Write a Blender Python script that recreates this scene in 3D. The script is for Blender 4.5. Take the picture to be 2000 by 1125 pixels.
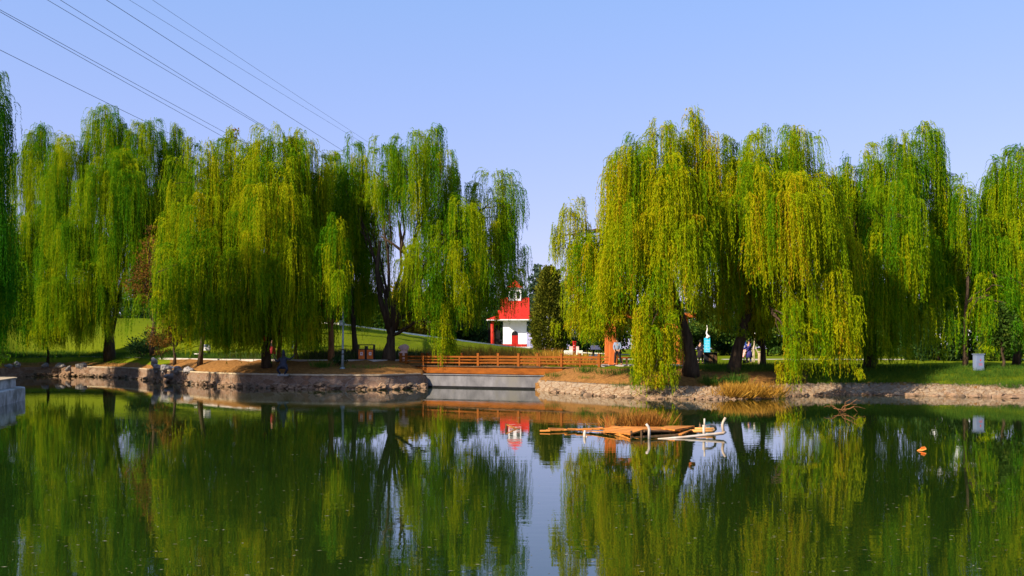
import bpy, bmesh, math, random
import numpy as np
from mathutils import Vector
R = math.radians
for o in list(bpy.data.objects): bpy.data.objects.remove(o)
SC = bpy.context.scene
COL = SC.collection
# ------------------------------------------------------------------ camera
F, CX, HY, CH = 1800.0, 1000.0, 681.0, 2.6      # focal length, centre column, horizon row of the photo, eye height over the water
cam = bpy.data.cameras.new('camera'); camo = bpy.data.objects.new('camera', cam); COL.objects.link(camo)
camo.location = (0, 0, CH); camo.rotation_euler = (R(90), 0, 0)
cam.sensor_width = 36; cam.lens = 36 * F / 2000; cam.shift_y = (HY - 562.5) / 2000
cam.clip_start = 0.2; cam.clip_end = 6000
SC.camera = camo
# ------------------------------------------------------------------ sky, sun, exposure
EL, AZ = 31.0, 53.0                               # sun height; degrees round to the left from straight behind the camera
sdir = Vector((-math.cos(R(EL)) * math.sin(R(AZ)), -math.cos(R(EL)) * math.cos(R(AZ)), math.sin(R(EL))))
world = bpy.data.worlds.new('World'); SC.world = world; world.use_nodes = True
wn = world.node_tree.nodes; wl = world.node_tree.links
bg = wn['Background']
sky = wn.new('ShaderNodeTexSky'); sky.sky_type = 'NISHITA'; sky.sun_disc = False
sky.sun_elevation = R(EL); sky.sun_rotation = math.atan2(sdir.x, sdir.y)
sky.air_density = 1.0; sky.dust_density = 0.6; sky.ozone_density = 2.6; sky.altitude = 50
tintn = wn.new('ShaderNodeMixRGB'); tintn.blend_type = 'MULTIPLY'; tintn.inputs[0].default_value = 1.0
tintn.inputs[2].default_value = (1.30, 0.99, 1.02, 1)
sepz = wn.new('ShaderNodeSeparateXYZ'); tcw = wn.new('ShaderNodeTexCoord')
wl.new(tcw.outputs['Generated'], sepz.inputs[0]); zr = wn.new('ShaderNodeValToRGB'); wl.new(sepz.outputs['Z'], zr.inputs[0])
zr.color_ramp.elements[0].position = 0.02; zr.color_ramp.elements[0].color = (0.47, 0.505, 0.95, 1)
zr.color_ramp.elements[1].position = 0.42; zr.color_ramp.elements[1].color = (0.26, 0.51, 1.0, 1)
sc_ = wn.new('ShaderNodeMixRGB'); sc_.blend_type = 'MULTIPLY'; sc_.inputs[0].default_value = 1; sc_.inputs[2].default_value = (4.3, 4.3, 4.3, 1); wl.new(zr.outputs[0], sc_.inputs[1])
flat = wn.new('ShaderNodeMixRGB'); flat.inputs[0].default_value = 0.7; flat.inputs[2].default_value = (1.80, 2.28, 4.25, 1)   # colour gradient mixed over the sky evens it out to a pale periwinkle
wl.new(sky.outputs[0], tintn.inputs[1]); wl.new(tintn.outputs[0], flat.inputs[1]); wl.new(sc_.outputs[0], flat.inputs[2]); wl.new(flat.outputs[0], bg.inputs[0])
bg.inputs[1].default_value = 0.121
sl = bpy.data.lights.new('sun', 'SUN'); sl.energy = 5.0; sl.angle = R(0.5); sl.color = (1.0, 0.87, 0.66)
so = bpy.data.objects.new('sun', sl); COL.objects.link(so)
so.rotation_euler = sdir.to_track_quat('Z', 'Y').to_euler()
SC.view_settings.view_transform = 'Standard'; SC.view_settings.look = 'None'
SC.view_settings.exposure = 0.93; SC.view_settings.gamma = 1.0
SC.render.engine = 'CYCLES'
SC.cycles.max_bounces = 6; SC.cycles.diffuse_bounces = 2; SC.cycles.glossy_bounces = 3
SC.cycles.transmission_bounces = 3; SC.cycles.transparent_max_bounces = 4
SC.cycles.caustics_reflective = False; SC.cycles.caustics_refractive = False

# ------------------------------------------------------------------ helpers
def P(px, py, Y): return Vector(((px - CX) * Y / F, Y, CH - (py - HY) * Y / F))
def tag(o, label=None, cat=None, group=None, kind=None):
    if label: o['label'] = label
    if cat: o['category'] = cat
    if group: o['group'] = group
    if kind: o['kind'] = kind
    return o
def thing(name, label, cat, loc=(0, 0, 0), rz=0.0, group=None):
    o = bpy.data.objects.new(name, None); COL.objects.link(o); o.empty_display_size = 0.2
    o.location = loc; o.rotation_euler = (0, 0, rz)
    return tag(o, label, cat, group)
def copy_tree(o, parent=None):
    c = o.copy(); COL.objects.link(c)
    if parent: c.parent = parent
    for ch in list(o.children): copy_tree(ch, c)
    return c
class MB:
    def __init__(s): s.v = []; s.f = []
    def add(s, vs, fs):
        b = len(s.v); s.v += [tuple(v) for v in vs]; s.f += [tuple(i + b for i in f) for f in fs]; return s
    def box(s, c, d, rz=0.0, tilt=0.0, taper=1.0):
        hx, hy, hz = d[0] / 2, d[1] / 2, d[2] / 2; vs = []
        for z, k in ((-hz, 1.0), (hz, taper)):
            for x, y in ((-hx, -hy), (hx, -hy), (hx, hy), (-hx, hy)):
                X, Yy, Z = x * k, y * k, z
                X, Z = X * math.cos(tilt) - Z * math.sin(tilt), X * math.sin(tilt) + Z * math.cos(tilt)
                vs.append((c[0] + X * math.cos(rz) - Yy * math.sin(rz), c[1] + X * math.sin(rz) + Yy * math.cos(rz), c[2] + Z))
        return s.add(vs, [(3, 2, 1, 0), (4, 5, 6, 7), (0, 1, 5, 4), (1, 2, 6, 5), (2, 3, 7, 6), (3, 0, 4, 7)])
    def tube(s, pts, rad, n=8, cap=True):
        pts = [Vector(p) for p in pts]; m = len(pts)
        if not hasattr(rad, '__len__'): rad = [rad] * m
        vs = []; fs = []; ref = None
        for i, p in enumerate(pts):
            t = (pts[min(i + 1, m - 1)] - pts[max(i - 1, 0)]).normalized()
            if ref is None:
                ref = Vector((0, 0, 1)).cross(t) if abs(t.z) < .9 else Vector((1, 0, 0)).cross(t)
            a = (ref - t * ref.dot(t)).normalized(); b = t.cross(a); ref = a
            for k in range(n):
                an = 2 * math.pi * k / n
                vs.append(p + (a * math.cos(an) + b * math.sin(an)) * rad[i])
        for i in range(m - 1):
            for k in range(n):
                k2 = (k + 1) % n
                fs.append((i * n + k, i * n + k2, (i + 1) * n + k2, (i + 1) * n + k))
        if cap: fs += [tuple(range(n - 1, -1, -1)), tuple((m - 1) * n + k for k in range(n))]
        return s.add(vs, fs)
    def prism(s, poly, z0, z1):
        n = len(poly)
        vs = [(p[0], p[1], z0) for p in poly] + [(p[0], p[1], z1) for p in poly]
        fs = [tuple(range(n - 1, -1, -1)), tuple(range(n, 2 * n))] + [(i, (i + 1) % n, n + (i + 1) % n, n + i) for i in range(n)]
        return s.add(vs, fs)
    def extrude_y(s, poly, y0, y1):                    # poly in x,z
        n = len(poly)
        vs = [(p[0], y0, p[1]) for p in poly] + [(p[0], y1, p[1]) for p in poly]
        fs = [tuple(range(n)), tuple(range(2 * n - 1, n - 1, -1))] + [(i, n + i, n + (i + 1) % n, (i + 1) % n) for i in range(n)]
        return s.add(vs, fs)
    def sheet(s, c4, th):                              # four-cornered thin board with thickness
        c = [Vector(p) for p in c4]; nrm = (c[1] - c[0]).cross(c[3] - c[0]).normalized() * th
        return s.add(c + [p - nrm for p in c], [(0, 1, 2, 3), (7, 6, 5, 4), (0, 4, 5, 1), (1, 5, 6, 2), (2, 6, 7, 3), (3, 7, 4, 0)])
    def ball(s, c, r, n=10, m=7, sc=(1, 1, 1)):
        vs = [(c[0], c[1], c[2] - r * sc[2])]; fs = []
        for i in range(1, m):
            ph = math.pi * i / m
            for k in range(n):
                th = 2 * math.pi * k / n
                vs.append((c[0] + r * sc[0] * math.sin(ph) * math.cos(th), c[1] + r * sc[1] * math.sin(ph) * math.sin(th), c[2] - r * sc[2] * math.cos(ph)))
        vs.append((c[0], c[1], c[2] + r * sc[2])); T = len(vs) - 1
        for k in range(n):
            k2 = (k + 1) % n
            fs.append((0, 1 + k2, 1 + k)); fs.append((T, 1 + (m - 2) * n + k, 1 + (m - 2) * n + k2))
            for i in range(m - 2): fs.append((1 + i * n + k, 1 + i * n + k2, 1 + (i + 1) * n + k2, 1 + (i + 1) * n + k))
        return s.add(vs, fs)
    def build(s, name, mat, parent=None, smooth=False, bevel=0.0, origin=None):
        me = bpy.data.meshes.new(name)
        off = Vector(origin) if origin is not None else None
        me.from_pydata([tuple(Vector(v) - off) for v in s.v] if off is not None else s.v, [], s.f); me.update()
        bm = bmesh.new(); bm.from_mesh(me); bmesh.ops.recalc_face_normals(bm, faces=bm.faces); bm.to_mesh(me); bm.free()
        me.materials.append(mat)
        if smooth: me.polygons.foreach_set('use_smooth', [True] * len(me.polygons))
        o = bpy.data.objects.new(name, me); COL.objects.link(o)
        if parent is not None: o.parent = parent
        elif off is not None: o.location = off
        if bevel:
            b = o.modifiers.new('bevel', 'BEVEL'); b.width = bevel; b.segments = 2; b.limit_method = 'ANGLE'
        return o
def np_mesh(name, V, Q, mat, parent=None, attrs=None, smooth=False):
    me = bpy.data.meshes.new(name); nv, nq = len(V), len(Q); k = Q.shape[1]
    me.vertices.add(nv); me.vertices.foreach_set('co', np.ascontiguousarray(V, np.float32).ravel())
    me.loops.add(nq * k); me.loops.foreach_set('vertex_index', np.ascontiguousarray(Q, np.int32).ravel())
    me.polygons.add(nq); me.polygons.foreach_set('loop_start', np.arange(0, nq * k, k, dtype=np.int32))
    if smooth: me.polygons.foreach_set('use_smooth', np.ones(nq, bool))
    for an, av in (attrs or {}).items():
        a = me.attributes.new(an, 'FLOAT', 'POINT'); a.data.foreach_set('value', np.ascontiguousarray(av, np.float32))
    me.update(calc_edges=True); me.materials.append(mat)
    o = bpy.data.objects.new(name, me); COL.objects.link(o)
    if parent is not None: o.parent = parent
    return o

# ------------------------------------------------------------------ materials
def nt(name):
    m = bpy.data.materials.new(name); m.use_nodes = True
    n = m.node_tree.nodes; l = m.node_tree.links; b = n['Principled BSDF']
    return m, n, l, b
def ramp(n, stops, interp='LINEAR'):
    r = n.new('ShaderNodeValToRGB'); r.color_ramp.interpolation = interp
    e = r.color_ramp.elements
    while len(e) < len(stops): e.new(0.5)
    for i, (p, c) in enumerate(stops): e[i].position = p; e[i].color = (*c, 1)
    return r
def noise(n, l, scale, detail=4, vec=None, rough=0.6):
    t = n.new('ShaderNodeTexNoise'); t.inputs['Scale'].default_value = scale; t.inputs['Detail'].default_value = detail; t.inputs['Roughness'].default_value = rough
    if vec is not None: l.new(vec, t.inputs['Vector'])
    return t
def coords(n, l, scale=(1, 1, 1)):
    tc = n.new('ShaderNodeTexCoord'); mp = n.new('ShaderNodeMapping'); mp.inputs['Scale'].default_value = scale
    l.new(tc.outputs['Object'], mp.inputs['Vector']); return mp.outputs['Vector']
def mat(name, col, rough=0.75, scale=4.0, amt=0.35, bump=0.3, stretch=(1, 1, 1), spec=0.12, metal=0.0, dirt=None):
    m, n, l, b = nt(name); v = coords(n, l, stretch)
    t = noise(n, l, scale, 5, v)
    lo = tuple(c * (1 - amt) for c in col); hi = tuple(min(1, c * (1 + amt)) for c in col)
    r = ramp(n, [(0.3, lo), (0.7, hi)]); l.new(t.outputs['Fac'], r.inputs[0]); out = r.outputs[0]
    if dirt:
        t2 = noise(n, l, scale * .35, 6, v); rr = ramp(n, [(0.5, (0, 0, 0)), (0.66, (1, 1, 1))]); l.new(t2.outputs['Fac'], rr.inputs[0])
        mx = n.new('ShaderNodeMixRGB'); l.new(rr.outputs[0], mx.inputs[0]); l.new(out, mx.inputs[1]); mx.inputs[2].default_value = (*dirt, 1); out = mx.outputs[0]
    l.new(out, b.inputs['Base Color'])
    b.inputs['Roughness'].default_value = rough; b.inputs['Specular IOR Level'].default_value = spec; b.inputs['Metallic'].default_value = metal
    if bump:
        bp = n.new('ShaderNodeBump'); bp.inputs['Strength'].default_value = bump; bp.inputs['Distance'].default_value = 0.03
        l.new(t.outputs['Fac'], bp.inputs['Height']); l.new(bp.outputs[0], b.inputs['Normal'])
    return m
def leaf_mat(name, stops, trans=0.46, rough=0.6):
    m, n, l, b = nt(name)
    a = n.new('ShaderNodeAttribute'); a.attribute_name = 'tint'
    r = ramp(n, stops); l.new(a.outputs['Fac'], r.inputs[0])
    l.new(r.outputs[0], b.inputs['Base Color']); b.inputs['Roughness'].default_value = rough; b.inputs['Specular IOR Level'].default_value = 0.03
    t = n.new('ShaderNodeBsdfTranslucent'); l.new(r.outputs[0], t.inputs['Color'])
    mx = n.new('ShaderNodeMixShader'); mx.inputs[0].default_value = trans
    l.new(b.outputs[0], mx.inputs[1]); l.new(t.outputs[0], mx.inputs[2]); l.new(mx.outputs[0], n['Material Output'].inputs[0])
    return m
M = {}
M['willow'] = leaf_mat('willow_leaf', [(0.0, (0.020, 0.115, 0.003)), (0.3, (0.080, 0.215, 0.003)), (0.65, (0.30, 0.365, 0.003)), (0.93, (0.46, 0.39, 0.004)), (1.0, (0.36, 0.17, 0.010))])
M['leaf_mid'] = leaf_mat('broad_leaf', [(0, (0.03, 0.075, 0.012)), (0.6, (0.075, 0.14, 0.018)), (1, (0.16, 0.19, 0.02))])
M['leaf_dark'] = leaf_mat('dark_leaf', [(0, (0.012, 0.035, 0.01)), (0.6, (0.03, 0.07, 0.016)), (1, (0.07, 0.11, 0.02))], .2)
M['leaf_conifer'] = leaf_mat('conifer_needles', [(0, (0.04, 0.058, 0.006)), (0.6, (0.11, 0.12, 0.010)), (1, (0.22, 0.19, 0.02))], .15)
M['leaf_hazed'] = leaf_mat('haze_tinted_leaf', [(0, (0.035, 0.065, 0.045)), (1, (0.09, 0.13, 0.085))], .2)  # distance haze put into the leaf colour as a blue-grey cast
M['leaf_bronze'] = leaf_mat('bronze_leaf', [(0, (0.06, 0.05, 0.01)), (0.5, (0.17, 0.085, 0.015)), (1, (0.28, 0.13, 0.02))])
M['leaf_yellow'] = leaf_mat('yellow_leaf', [(0, (0.12, 0.13, 0.01)), (0.6, (0.28, 0.22, 0.015)), (1, (0.36, 0.22, 0.02))])
M['grass'] = leaf_mat('grass_blade', [(0, (0.025, 0.07, 0.01)), (0.7, (0.06, 0.13, 0.012)), (1, (0.14, 0.17, 0.02))], .25)
M['dry'] = leaf_mat('dry_reed', [(0, (0.20, 0.09, 0.015)), (0.6, (0.42, 0.22, 0.03)), (1, (0.55, 0.33, 0.06))], .25)
M['reed_brown'] = leaf_mat('brown_reed', [(0, (0.14, 0.05, 0.012)), (0.6, (0.30, 0.13, 0.025)), (1, (0.42, 0.24, 0.05))], .25)
M['weed'] = leaf_mat('weed_blade', [(0, (0.03, 0.06, 0.015)), (0.6, (0.09, 0.11, 0.03)), (1, (0.20, 0.13, 0.09))], .25)
M['bark'] = mat('bark', (0.055, 0.036, 0.022), .9, 6, .6, .9, (1, 1, .18))
M['bark_red'] = mat('reddish_bark', (0.19, 0.085, 0.035), .9, 6, .5, .9, (1, 1, .18))
M['wood'] = mat('stained_wood', (0.20, 0.056, 0.005), .6, 5, .35, .3, (.25, .25, 1))
M['wood_dark'] = mat('dark_wood', (0.09, 0.05, 0.025), .75, 5, .4, .3)
M['column'] = mat('orange_column_paint', (0.50, 0.125, 0.03), .55, 5, .25, .2, (1, 1, .2))
M['ply'] = mat('weathered_plywood', (0.50, 0.185, 0.038), .7, 3.5, .45, .4, (.4, 2.5, 1), dirt=(0.20, 0.075, 0.02))
M['concrete'] = mat('concrete', (0.40, 0.38, 0.36), .85, 3, .25, .3, dirt=(.17, .16, .14))
M['dam'] = mat('dam_concrete', (0.155, 0.15, 0.165), .85, 1.8, .3, .3, (1, 1, .5), dirt=(.16, .15, .14))  # base darkened so the colour carries the shade on the dam
M['coping'] = mat('coping_stone', (0.42, 0.33, 0.22), .85, 3, .3, .3)
M['kerb'] = mat('pale_kerb', (0.72, 0.70, 0.64), .8, 2, .15, .1)
M['path'] = mat('pale_paving', (0.42, 0.38, 0.34), .85, 2, .2, .1)
M['white'] = mat('white_wall_paint', (0.82, 0.82, 0.84), .7, 2, .06, .05)
M['red'] = mat('red_tile', (0.62, 0.035, 0.022), .5, 3, .2, .1)
M['red_dark'] = mat('dark_red_paint', (0.40, 0.015, 0.012), .55, 3, .2, .1)
M['black'] = mat('black_metal', (0.02, 0.018, 0.016), .5, 5, .3, .1)
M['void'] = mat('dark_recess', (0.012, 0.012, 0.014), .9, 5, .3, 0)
M['bin_wood'] = mat('orange_slats', (0.70, 0.16, 0.03), .5, 6, .25, .2, (4, 4, .2))
M['sticker'] = mat('white_sticker', (0.80, 0.76, 0.72), .6, 8, .1, 0)
M['pole'] = mat('grey_blue_pole_paint', (0.24, 0.29, 0.31), .5, 4, .2, .1, metal=.1)
M['pipe'] = mat('weathered_white_pipe', (0.50, 0.43, 0.37), .5, 4, .25, .15, dirt=(.42, .30, .20))
M['pipe_orange'] = mat('rusty_pipe', (0.58, 0.27, 0.08), .55, 4, .3, .2)
M['wire'] = mat('dark_wire', (0.05, 0.05, 0.055), .6, 4, .1, 0)
M['cabinet'] = mat('pale_blue_cabinet_paint', (0.15, 0.19, 0.30), .5, 3, .1, .05)
M['mark_red'] = mat('red_mark', (0.55, 0.04, 0.03), .6, 3, .1, 0)
M['cyan'] = mat('cyan_banner', (0.03, 0.52, 0.80), .5, 3, .1, 0)
M['blue'] = mat('blue_sign', (0.02, 0.07, 0.42), .5, 3, .1, 0)
M['lettering'] = mat('white_lettering', (0.8, 0.82, 0.85), .6, 3, .05, 0)
M['pink_stone'] = mat('pinkish_stone', (0.62, 0.40, 0.34), .85, 3, .25, .3)
M['rock'] = mat('pale_boulder', (0.25, 0.225, 0.22), .9, 3.2, .45, .8, dirt=(.14, .13, .13))
M['bronze'] = mat('dark_bronze', (0.028, 0.030, 0.042), .5, 8, .4, .3, metal=.4)
M['skin'] = mat('skin', (0.45, 0.24, 0.16), .6, 8, .1, 0)
M['hair'] = mat('black_hair', (0.012, 0.010, 0.009), .6, 20, .3, .2)
def cloth(name, c): return mat(name, c, .85, 9, .25, .2)

def stone_mat(name, cols, mortar, scale, gap, stretch=(1, 1, 1), bump=.8):
    m, n, l, b = nt(name); v = coords(n, l, stretch)
    wob = noise(n, l, 2.2, 3, v); mxv = n.new('ShaderNodeMixRGB'); mxv.inputs[0].default_value = 0.22
    l.new(v, mxv.inputs[1]); l.new(wob.outputs['Color'], mxv.inputs[2])
    vo = n.new('ShaderNodeTexVoronoi'); vo.feature = 'DISTANCE_TO_EDGE'; vo.inputs['Scale'].default_value = scale; l.new(mxv.outputs[0], vo.inputs['Vector'])
    vc = n.new('ShaderNodeTexVoronoi'); vc.inputs['Scale'].default_value = scale; l.new(mxv.outputs[0], vc.inputs['Vector'])
    sep = n.new('ShaderNodeSeparateColor'); l.new(vc.outputs['Color'], sep.inputs[0])
    rc = ramp(n, [(i / (len(cols) - 1), c) for i, c in enumerate(cols)]); l.new(sep.outputs[0], rc.inputs[0])
    ng = noise(n, l, 9, 6, v); rg = ramp(n, [(.25, (.55, .55, .55)), (.75, (1.25, 1.25, 1.25))]); l.new(ng.outputs['Fac'], rg.inputs[0])
    mul = n.new('ShaderNodeMixRGB'); mul.blend_type = 'MULTIPLY'; mul.inputs[0].default_value = 1; l.new(rc.outputs[0], mul.inputs[1]); l.new(rg.outputs[0], mul.inputs[2])
    re = ramp(n, [(gap * .5, (0, 0, 0)), (gap, (1, 1, 1))]); l.new(vo.outputs['Distance'], re.inputs[0])
    mx = n.new('ShaderNodeMixRGB'); l.new(re.outputs[0], mx.inputs[0]); mx.inputs[1].default_value = (*mortar, 1); l.new(mul.outputs[0], mx.inputs[2])
    l.new(mx.outputs[0], b.inputs['Base Color']); b.inputs['Roughness'].default_value = .9; b.inputs['Specular IOR Level'].default_value = .2
    ad = n.new('ShaderNodeMath'); ad.operation = 'ADD'; l.new(re.outputs[0], ad.inputs[0]); l.new(ng.outputs['Fac'], ad.inputs[1])
    bp = n.new('ShaderNodeBump'); bp.inputs['Strength'].default_value = bump; bp.inputs['Distance'].default_value = .03
    l.new(ad.outputs[0], bp.inputs['Height']); l.new(bp.outputs[0], b.inputs['Normal'])
    return m
M['wall_stone'] = stone_mat('rubble_wall_stone', [(.16, .09, .055), (.24, .145, .09), (.20, .12, .08), (.29, .20, .14)], (.25, .185, .135), 2.3, .04, (.8, .8, 1.7))
M['bank_stone'] = stone_mat('bank_paving_stone', [(.29, .195, .12), (.35, .25, .16), (.30, .22, .15), (.25, .17, .105)], (.19, .10, .045), 3.0, .05)

def terrain_mat():
    m, n, l, b = nt('turf_and_soil'); v = coords(n, l)
    a = n.new('ShaderNodeAttribute'); a.attribute_name = 'lawn'
    n1 = noise(n, l, .35, 6, v); n2 = noise(n, l, 6, 5, v); n3 = noise(n, l, .09, 4, v)
    ad = n.new('ShaderNodeMath'); ad.operation = 'MULTIPLY_ADD'; l.new(n1.outputs['Fac'], ad.inputs[0]); ad.inputs[1].default_value = .9; l.new(a.outputs['Fac'], ad.inputs[2])
    st = ramp(n, [(.86, (0, 0, 0)), (1.0, (1, 1, 1))]); l.new(ad.outputs[0], st.inputs[0])
    g = ramp(n, [(.25, (.060, .098, .005)), (.55, (.120, .145, .007)), (.8, (.20, .165, .014))])
    mg = n.new('ShaderNodeMixRGB'); mg.inputs[0].default_value = .5; l.new(n2.outputs['Fac'], mg.inputs[1]); l.new(n3.outputs['Fac'], mg.inputs[2]); l.new(mg.outputs[0], g.inputs[0])
    d = ramp(n, [(.3, (.13, .060, .022)), (.6, (.26, .125, .038)), (.8, (.36, .19, .065))]); l.new(n2.outputs['Fac'], d.inputs[0])
    mx = n.new('ShaderNodeMixRGB'); l.new(st.outputs[0], mx.inputs[0]); l.new(d.outputs[0], mx.inputs[1]); l.new(g.outputs[0], mx.inputs[2])
    l.new(mx.outputs[0], b.inputs['Base Color']); b.inputs['Roughness'].default_value = 1.0; b.inputs['Specular IOR Level'].default_value = 0.0
    bp = n.new('ShaderNodeBump'); bp.inputs['Strength'].default_value = .5; bp.inputs['Distance'].default_value = .08
    l.new(n2.outputs['Fac'], bp.inputs['Height']); l.new(bp.outputs[0], b.inputs['Normal'])
    return m
M['terrain'] = terrain_mat()
def water_mat():
    m, n, l, b = nt('pond_water')
    v1 = coords(n, l, (0.55, 1.9, 1)); v2 = coords(n, l, (1.0, 1.3, 1)); v3 = coords(n, l, (.05, .11, 1))
    a = noise(n, l, 1.5, 2, v1, .5); c = noise(n, l, 5.5, 2, v2, .5); k = noise(n, l, 1, 2, v3, .5)
    rk = ramp(n, [(.42, (.25, .25, .25)), (.62, (1, 1, 1))]); l.new(k.outputs['Fac'], rk.inputs[0])
    s1 = n.new('ShaderNodeMath'); s1.operation = 'MULTIPLY_ADD'; l.new(c.outputs['Fac'], s1.inputs[0]); s1.inputs[1].default_value = .22; l.new(a.outputs['Fac'], s1.inputs[2])
    s2 = n.new('ShaderNodeMath'); s2.operation = 'MULTIPLY'; l.new(s1.outputs[0], s2.inputs[0]); l.new(rk.outputs[0], s2.inputs[1])
    bp = n.new('ShaderNodeBump'); bp.inputs['Strength'].default_value = 1.0; bp.inputs['Distance'].default_value = .0026
    l.new(s2.outputs[0], bp.inputs['Height']); l.new(bp.outputs[0], b.inputs['Normal'])
    mur = ramp(n, [(.3, (.007, .018, .003)), (.7, (.012, .026, .003))]); l.new(k.outputs['Fac'], mur.inputs[0]); l.new(mur.outputs[0], b.inputs['Base Color'])
    b.inputs['Roughness'].default_value = .004; b.inputs['IOR'].default_value = 2.0; b.inputs['Specular IOR Level'].default_value = .5
    return m
M['water'] = water_mat()

# ------------------------------------------------------------------ terrain
SHORE = np.array([(-6000, 9), (-3000, 14), (-1000, 31), (-300, 46), (-90, 54), (-45, 64), (0, 84), (100, 88), (200, 85), (250, 82), (300, 74), (380, 67), (450, 62.4), (520, 61), (600, 59.2), (750, 58.6), (825, 61.8), (833, 62.4),
                  (1044, 59), (1050, 56.8), (1150, 51.4), (1250, 48.2), (1400, 47.3), (1500, 48.4), (1560, 51.2), (1700, 52), (1850, 50.5), (2000, 48.8), (2300, 45), (3000, 36), (6000, 22)], float)
CREST = np.array([(-6000, 60, 4), (-500, 128, 7), (0, 130, 7.1), (300, 128, 6.8), (500, 118, 6.2), (660, 110, 5.53), (760, 115, 4.77), (880, 128, 3.88), (1000, 145, 2.84), (1130, 150, 1.9), (1220, 150, 1.55), (1400, 150, 1.5), (6000, 80, 1.5)], float)
_gx = np.arange(-6000, 6001, 4.0); _gy = np.interp(_gx, SHORE[:, 0], SHORE[:, 1])
_kn = np.exp(-.5 * (np.arange(-60, 61, 4) / 22.0) ** 2); _kn /= _kn.sum()
_sm = np.convolve(np.pad(_gy, 15, 'edge'), _kn, 'valid'); _gy = np.where((_gx > 806) & (_gx < 1080), _gy, _sm)
def yb(px): return np.interp(px, _gx, _gy)
def sst(x, a, b):
    t = np.clip((x - a) / (b - a), 0, 1); return t * t * (3 - 2 * t)
def ground_s(px, Y):
    px = np.asarray(px, float); Y = np.asarray(Y, float); s = Y - yb(px)
    zl = np.interp(s, [-6, -.5, .22, .32, 1.0, 3.5, 6, 9], [-1.5, -1.2, -1.1, .84, .93, 1.42, 1.72, 1.8])
    zr = np.interp(s, [-6, -1.5, -.5, 1.6, 3.0, 5, 9], [-1.5, -.8, -.34, .52, .98, 1.42, 1.5])
    zd = np.interp(s, [-6, .3, .5, 9, 13], [-1.5, -1.2, .45, .5, .6])
    wd = sst(px, 826, 838) * (1 - sst(px, 1040, 1062)); wr = sst(px, 930, 940)
    z = (zl * (1 - wr) + zr * wr) * (1 - wd) + zd * wd
    y9 = yb(px) + 9; yc = np.interp(px, CREST[:, 0], CREST[:, 1]); zc = np.interp(px, CREST[:, 0], CREST[:, 2])
    z9 = (1.8 * (1 - wr) + 1.5 * wr) * (1 - wd) + .5 * wd
    t = np.clip((Y - y9) / np.maximum(yc - y9, 1), 0, 1); t2 = t * (1.45 - .45 * t)
    zz = np.where(Y > y9, z9 + (zc - z9) * t2, z)
    return np.where(Y > yc, np.maximum(zc - .03 * (Y - yc), np.minimum(zc, 1.3)), zz)
def gz(X, Y): return float(ground_s(CX + F * X / Y, Y))
def gp(px, Y, dz=0.0): return Vector(((px - CX) * Y / F, Y, float(ground_s(px, Y)) + dz))
rngT = np.random.default_rng(5)
cols_px = np.unique(np.concatenate([np.linspace(-6000, -200, 50), np.linspace(-200, 2200, 161), np.linspace(820, 845, 9), np.linspace(1035, 1065, 11), np.linspace(2200, 6000, 40)]))
S = np.array([-6, -3, -1.5, -1, -.5, 0, .22, .3, .32, .5, .8, 1.2, 1.6, 2.2, 3, 4, 5, 6, 7.5, 9])
rows = []
for px in cols_px:
    b_, c_ = float(yb(px)), float(np.interp(px, CREST[:, 0], CREST[:, 1]))
    ys = np.concatenate([[1.0, b_ * .4], b_ + S, b_ + 9 + (c_ - b_ - 9) * np.linspace(0, 1, 22)[1:], c_ + np.array([3, 8, 16, 30, 60, 120, 250, 600, 1500, 4000])])
    z = ground_s(px, ys)
    z[:2] = -1.5
    nz = rngT.normal(0, .035, len(ys)); nz[(ys < b_ + .6)] = 0
    rows.append(np.stack([(px - CX) * ys / F, ys, z + nz], 1))
G = np.array(rows); nc, nr = G.shape[:2]
idx = np.arange(nc * nr).reshape(nc, nr)
Q = np.stack([idx[:-1, :-1], idx[1:, :-1], idx[1:, 1:], idx[:-1, 1:]], -1).reshape(-1, 4)
V = G.reshape(-1, 3); vpx = CX + F * V[:, 0] / V[:, 1]; vs = V[:, 1] - yb(vpx)
lawn = np.where(vpx < 900, np.where(vpx < 330, sst(vs, 1.5, 4), sst(vs, 7.4, 9.2)), np.where(vpx > 1580, sst(vs, 1.3, 2.4) , sst(vs, 4.0, 6.5)))
lawn = np.where((vpx > 826) & (vpx < 1062), sst(vs, 11, 16), lawn)
lw = np_mesh('ground', V, Q, M['terrain'], None, {'lawn': lawn * .75 + .1}, True); tag(lw, kind='structure')
w = MB().add([(-900, -60, 0), (900, -60, 0), (900, 130, 0), (-900, 130, 0)], [(0, 1, 2, 3)]).build('water', M['water']); tag(w, kind='structure')

def strip(name, pxs, fn, mat_, z_lift, depth, height):
    """a low ribbon of kerb or paving following the ground"""
    mb = MB(); n = len(pxs); vs = []
    for px in pxs:
        Y = fn(px); p = gp(px, Y); q = gp(px, Y + depth); z = max(p.z, q.z) + z_lift
        for (c, zz) in ((p, p.z - .3), (p, z + height), (q, z + height), (q, q.z - .3)): vs.append((c.x, c.y, zz))
    fs = []
    for i in range(n - 1):
        for k in range(3): fs.append((i * 4 + k, i * 4 + k + 1, i * 4 + 5 + k, i * 4 + 4 + k))
    fs += [(0, 1, 2, 3), ((n - 1) * 4 + 3, (n - 1) * 4 + 2, (n - 1) * 4 + 1, (n - 1) * 4)]
    mb.add(vs, fs); return mb.build(name, mat_)
tag(strip('path', np.linspace(560, 1230, 60), lambda p: float(np.interp(p, CREST[:, 0], CREST[:, 1])) - .6, M['kerb'], .0, .9, .17), kind='structure')
tag(strip('path.001', np.linspace(-30, 800, 60), lambda p: float(yb(p)) + 6.3, M['path'], .0, 1.5, .05), kind='structure')
tag(strip('path.002', np.linspace(1180, 2300, 60), lambda p: 92.0, M['path'], .0, 2.2, .05), kind='structure')

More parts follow.
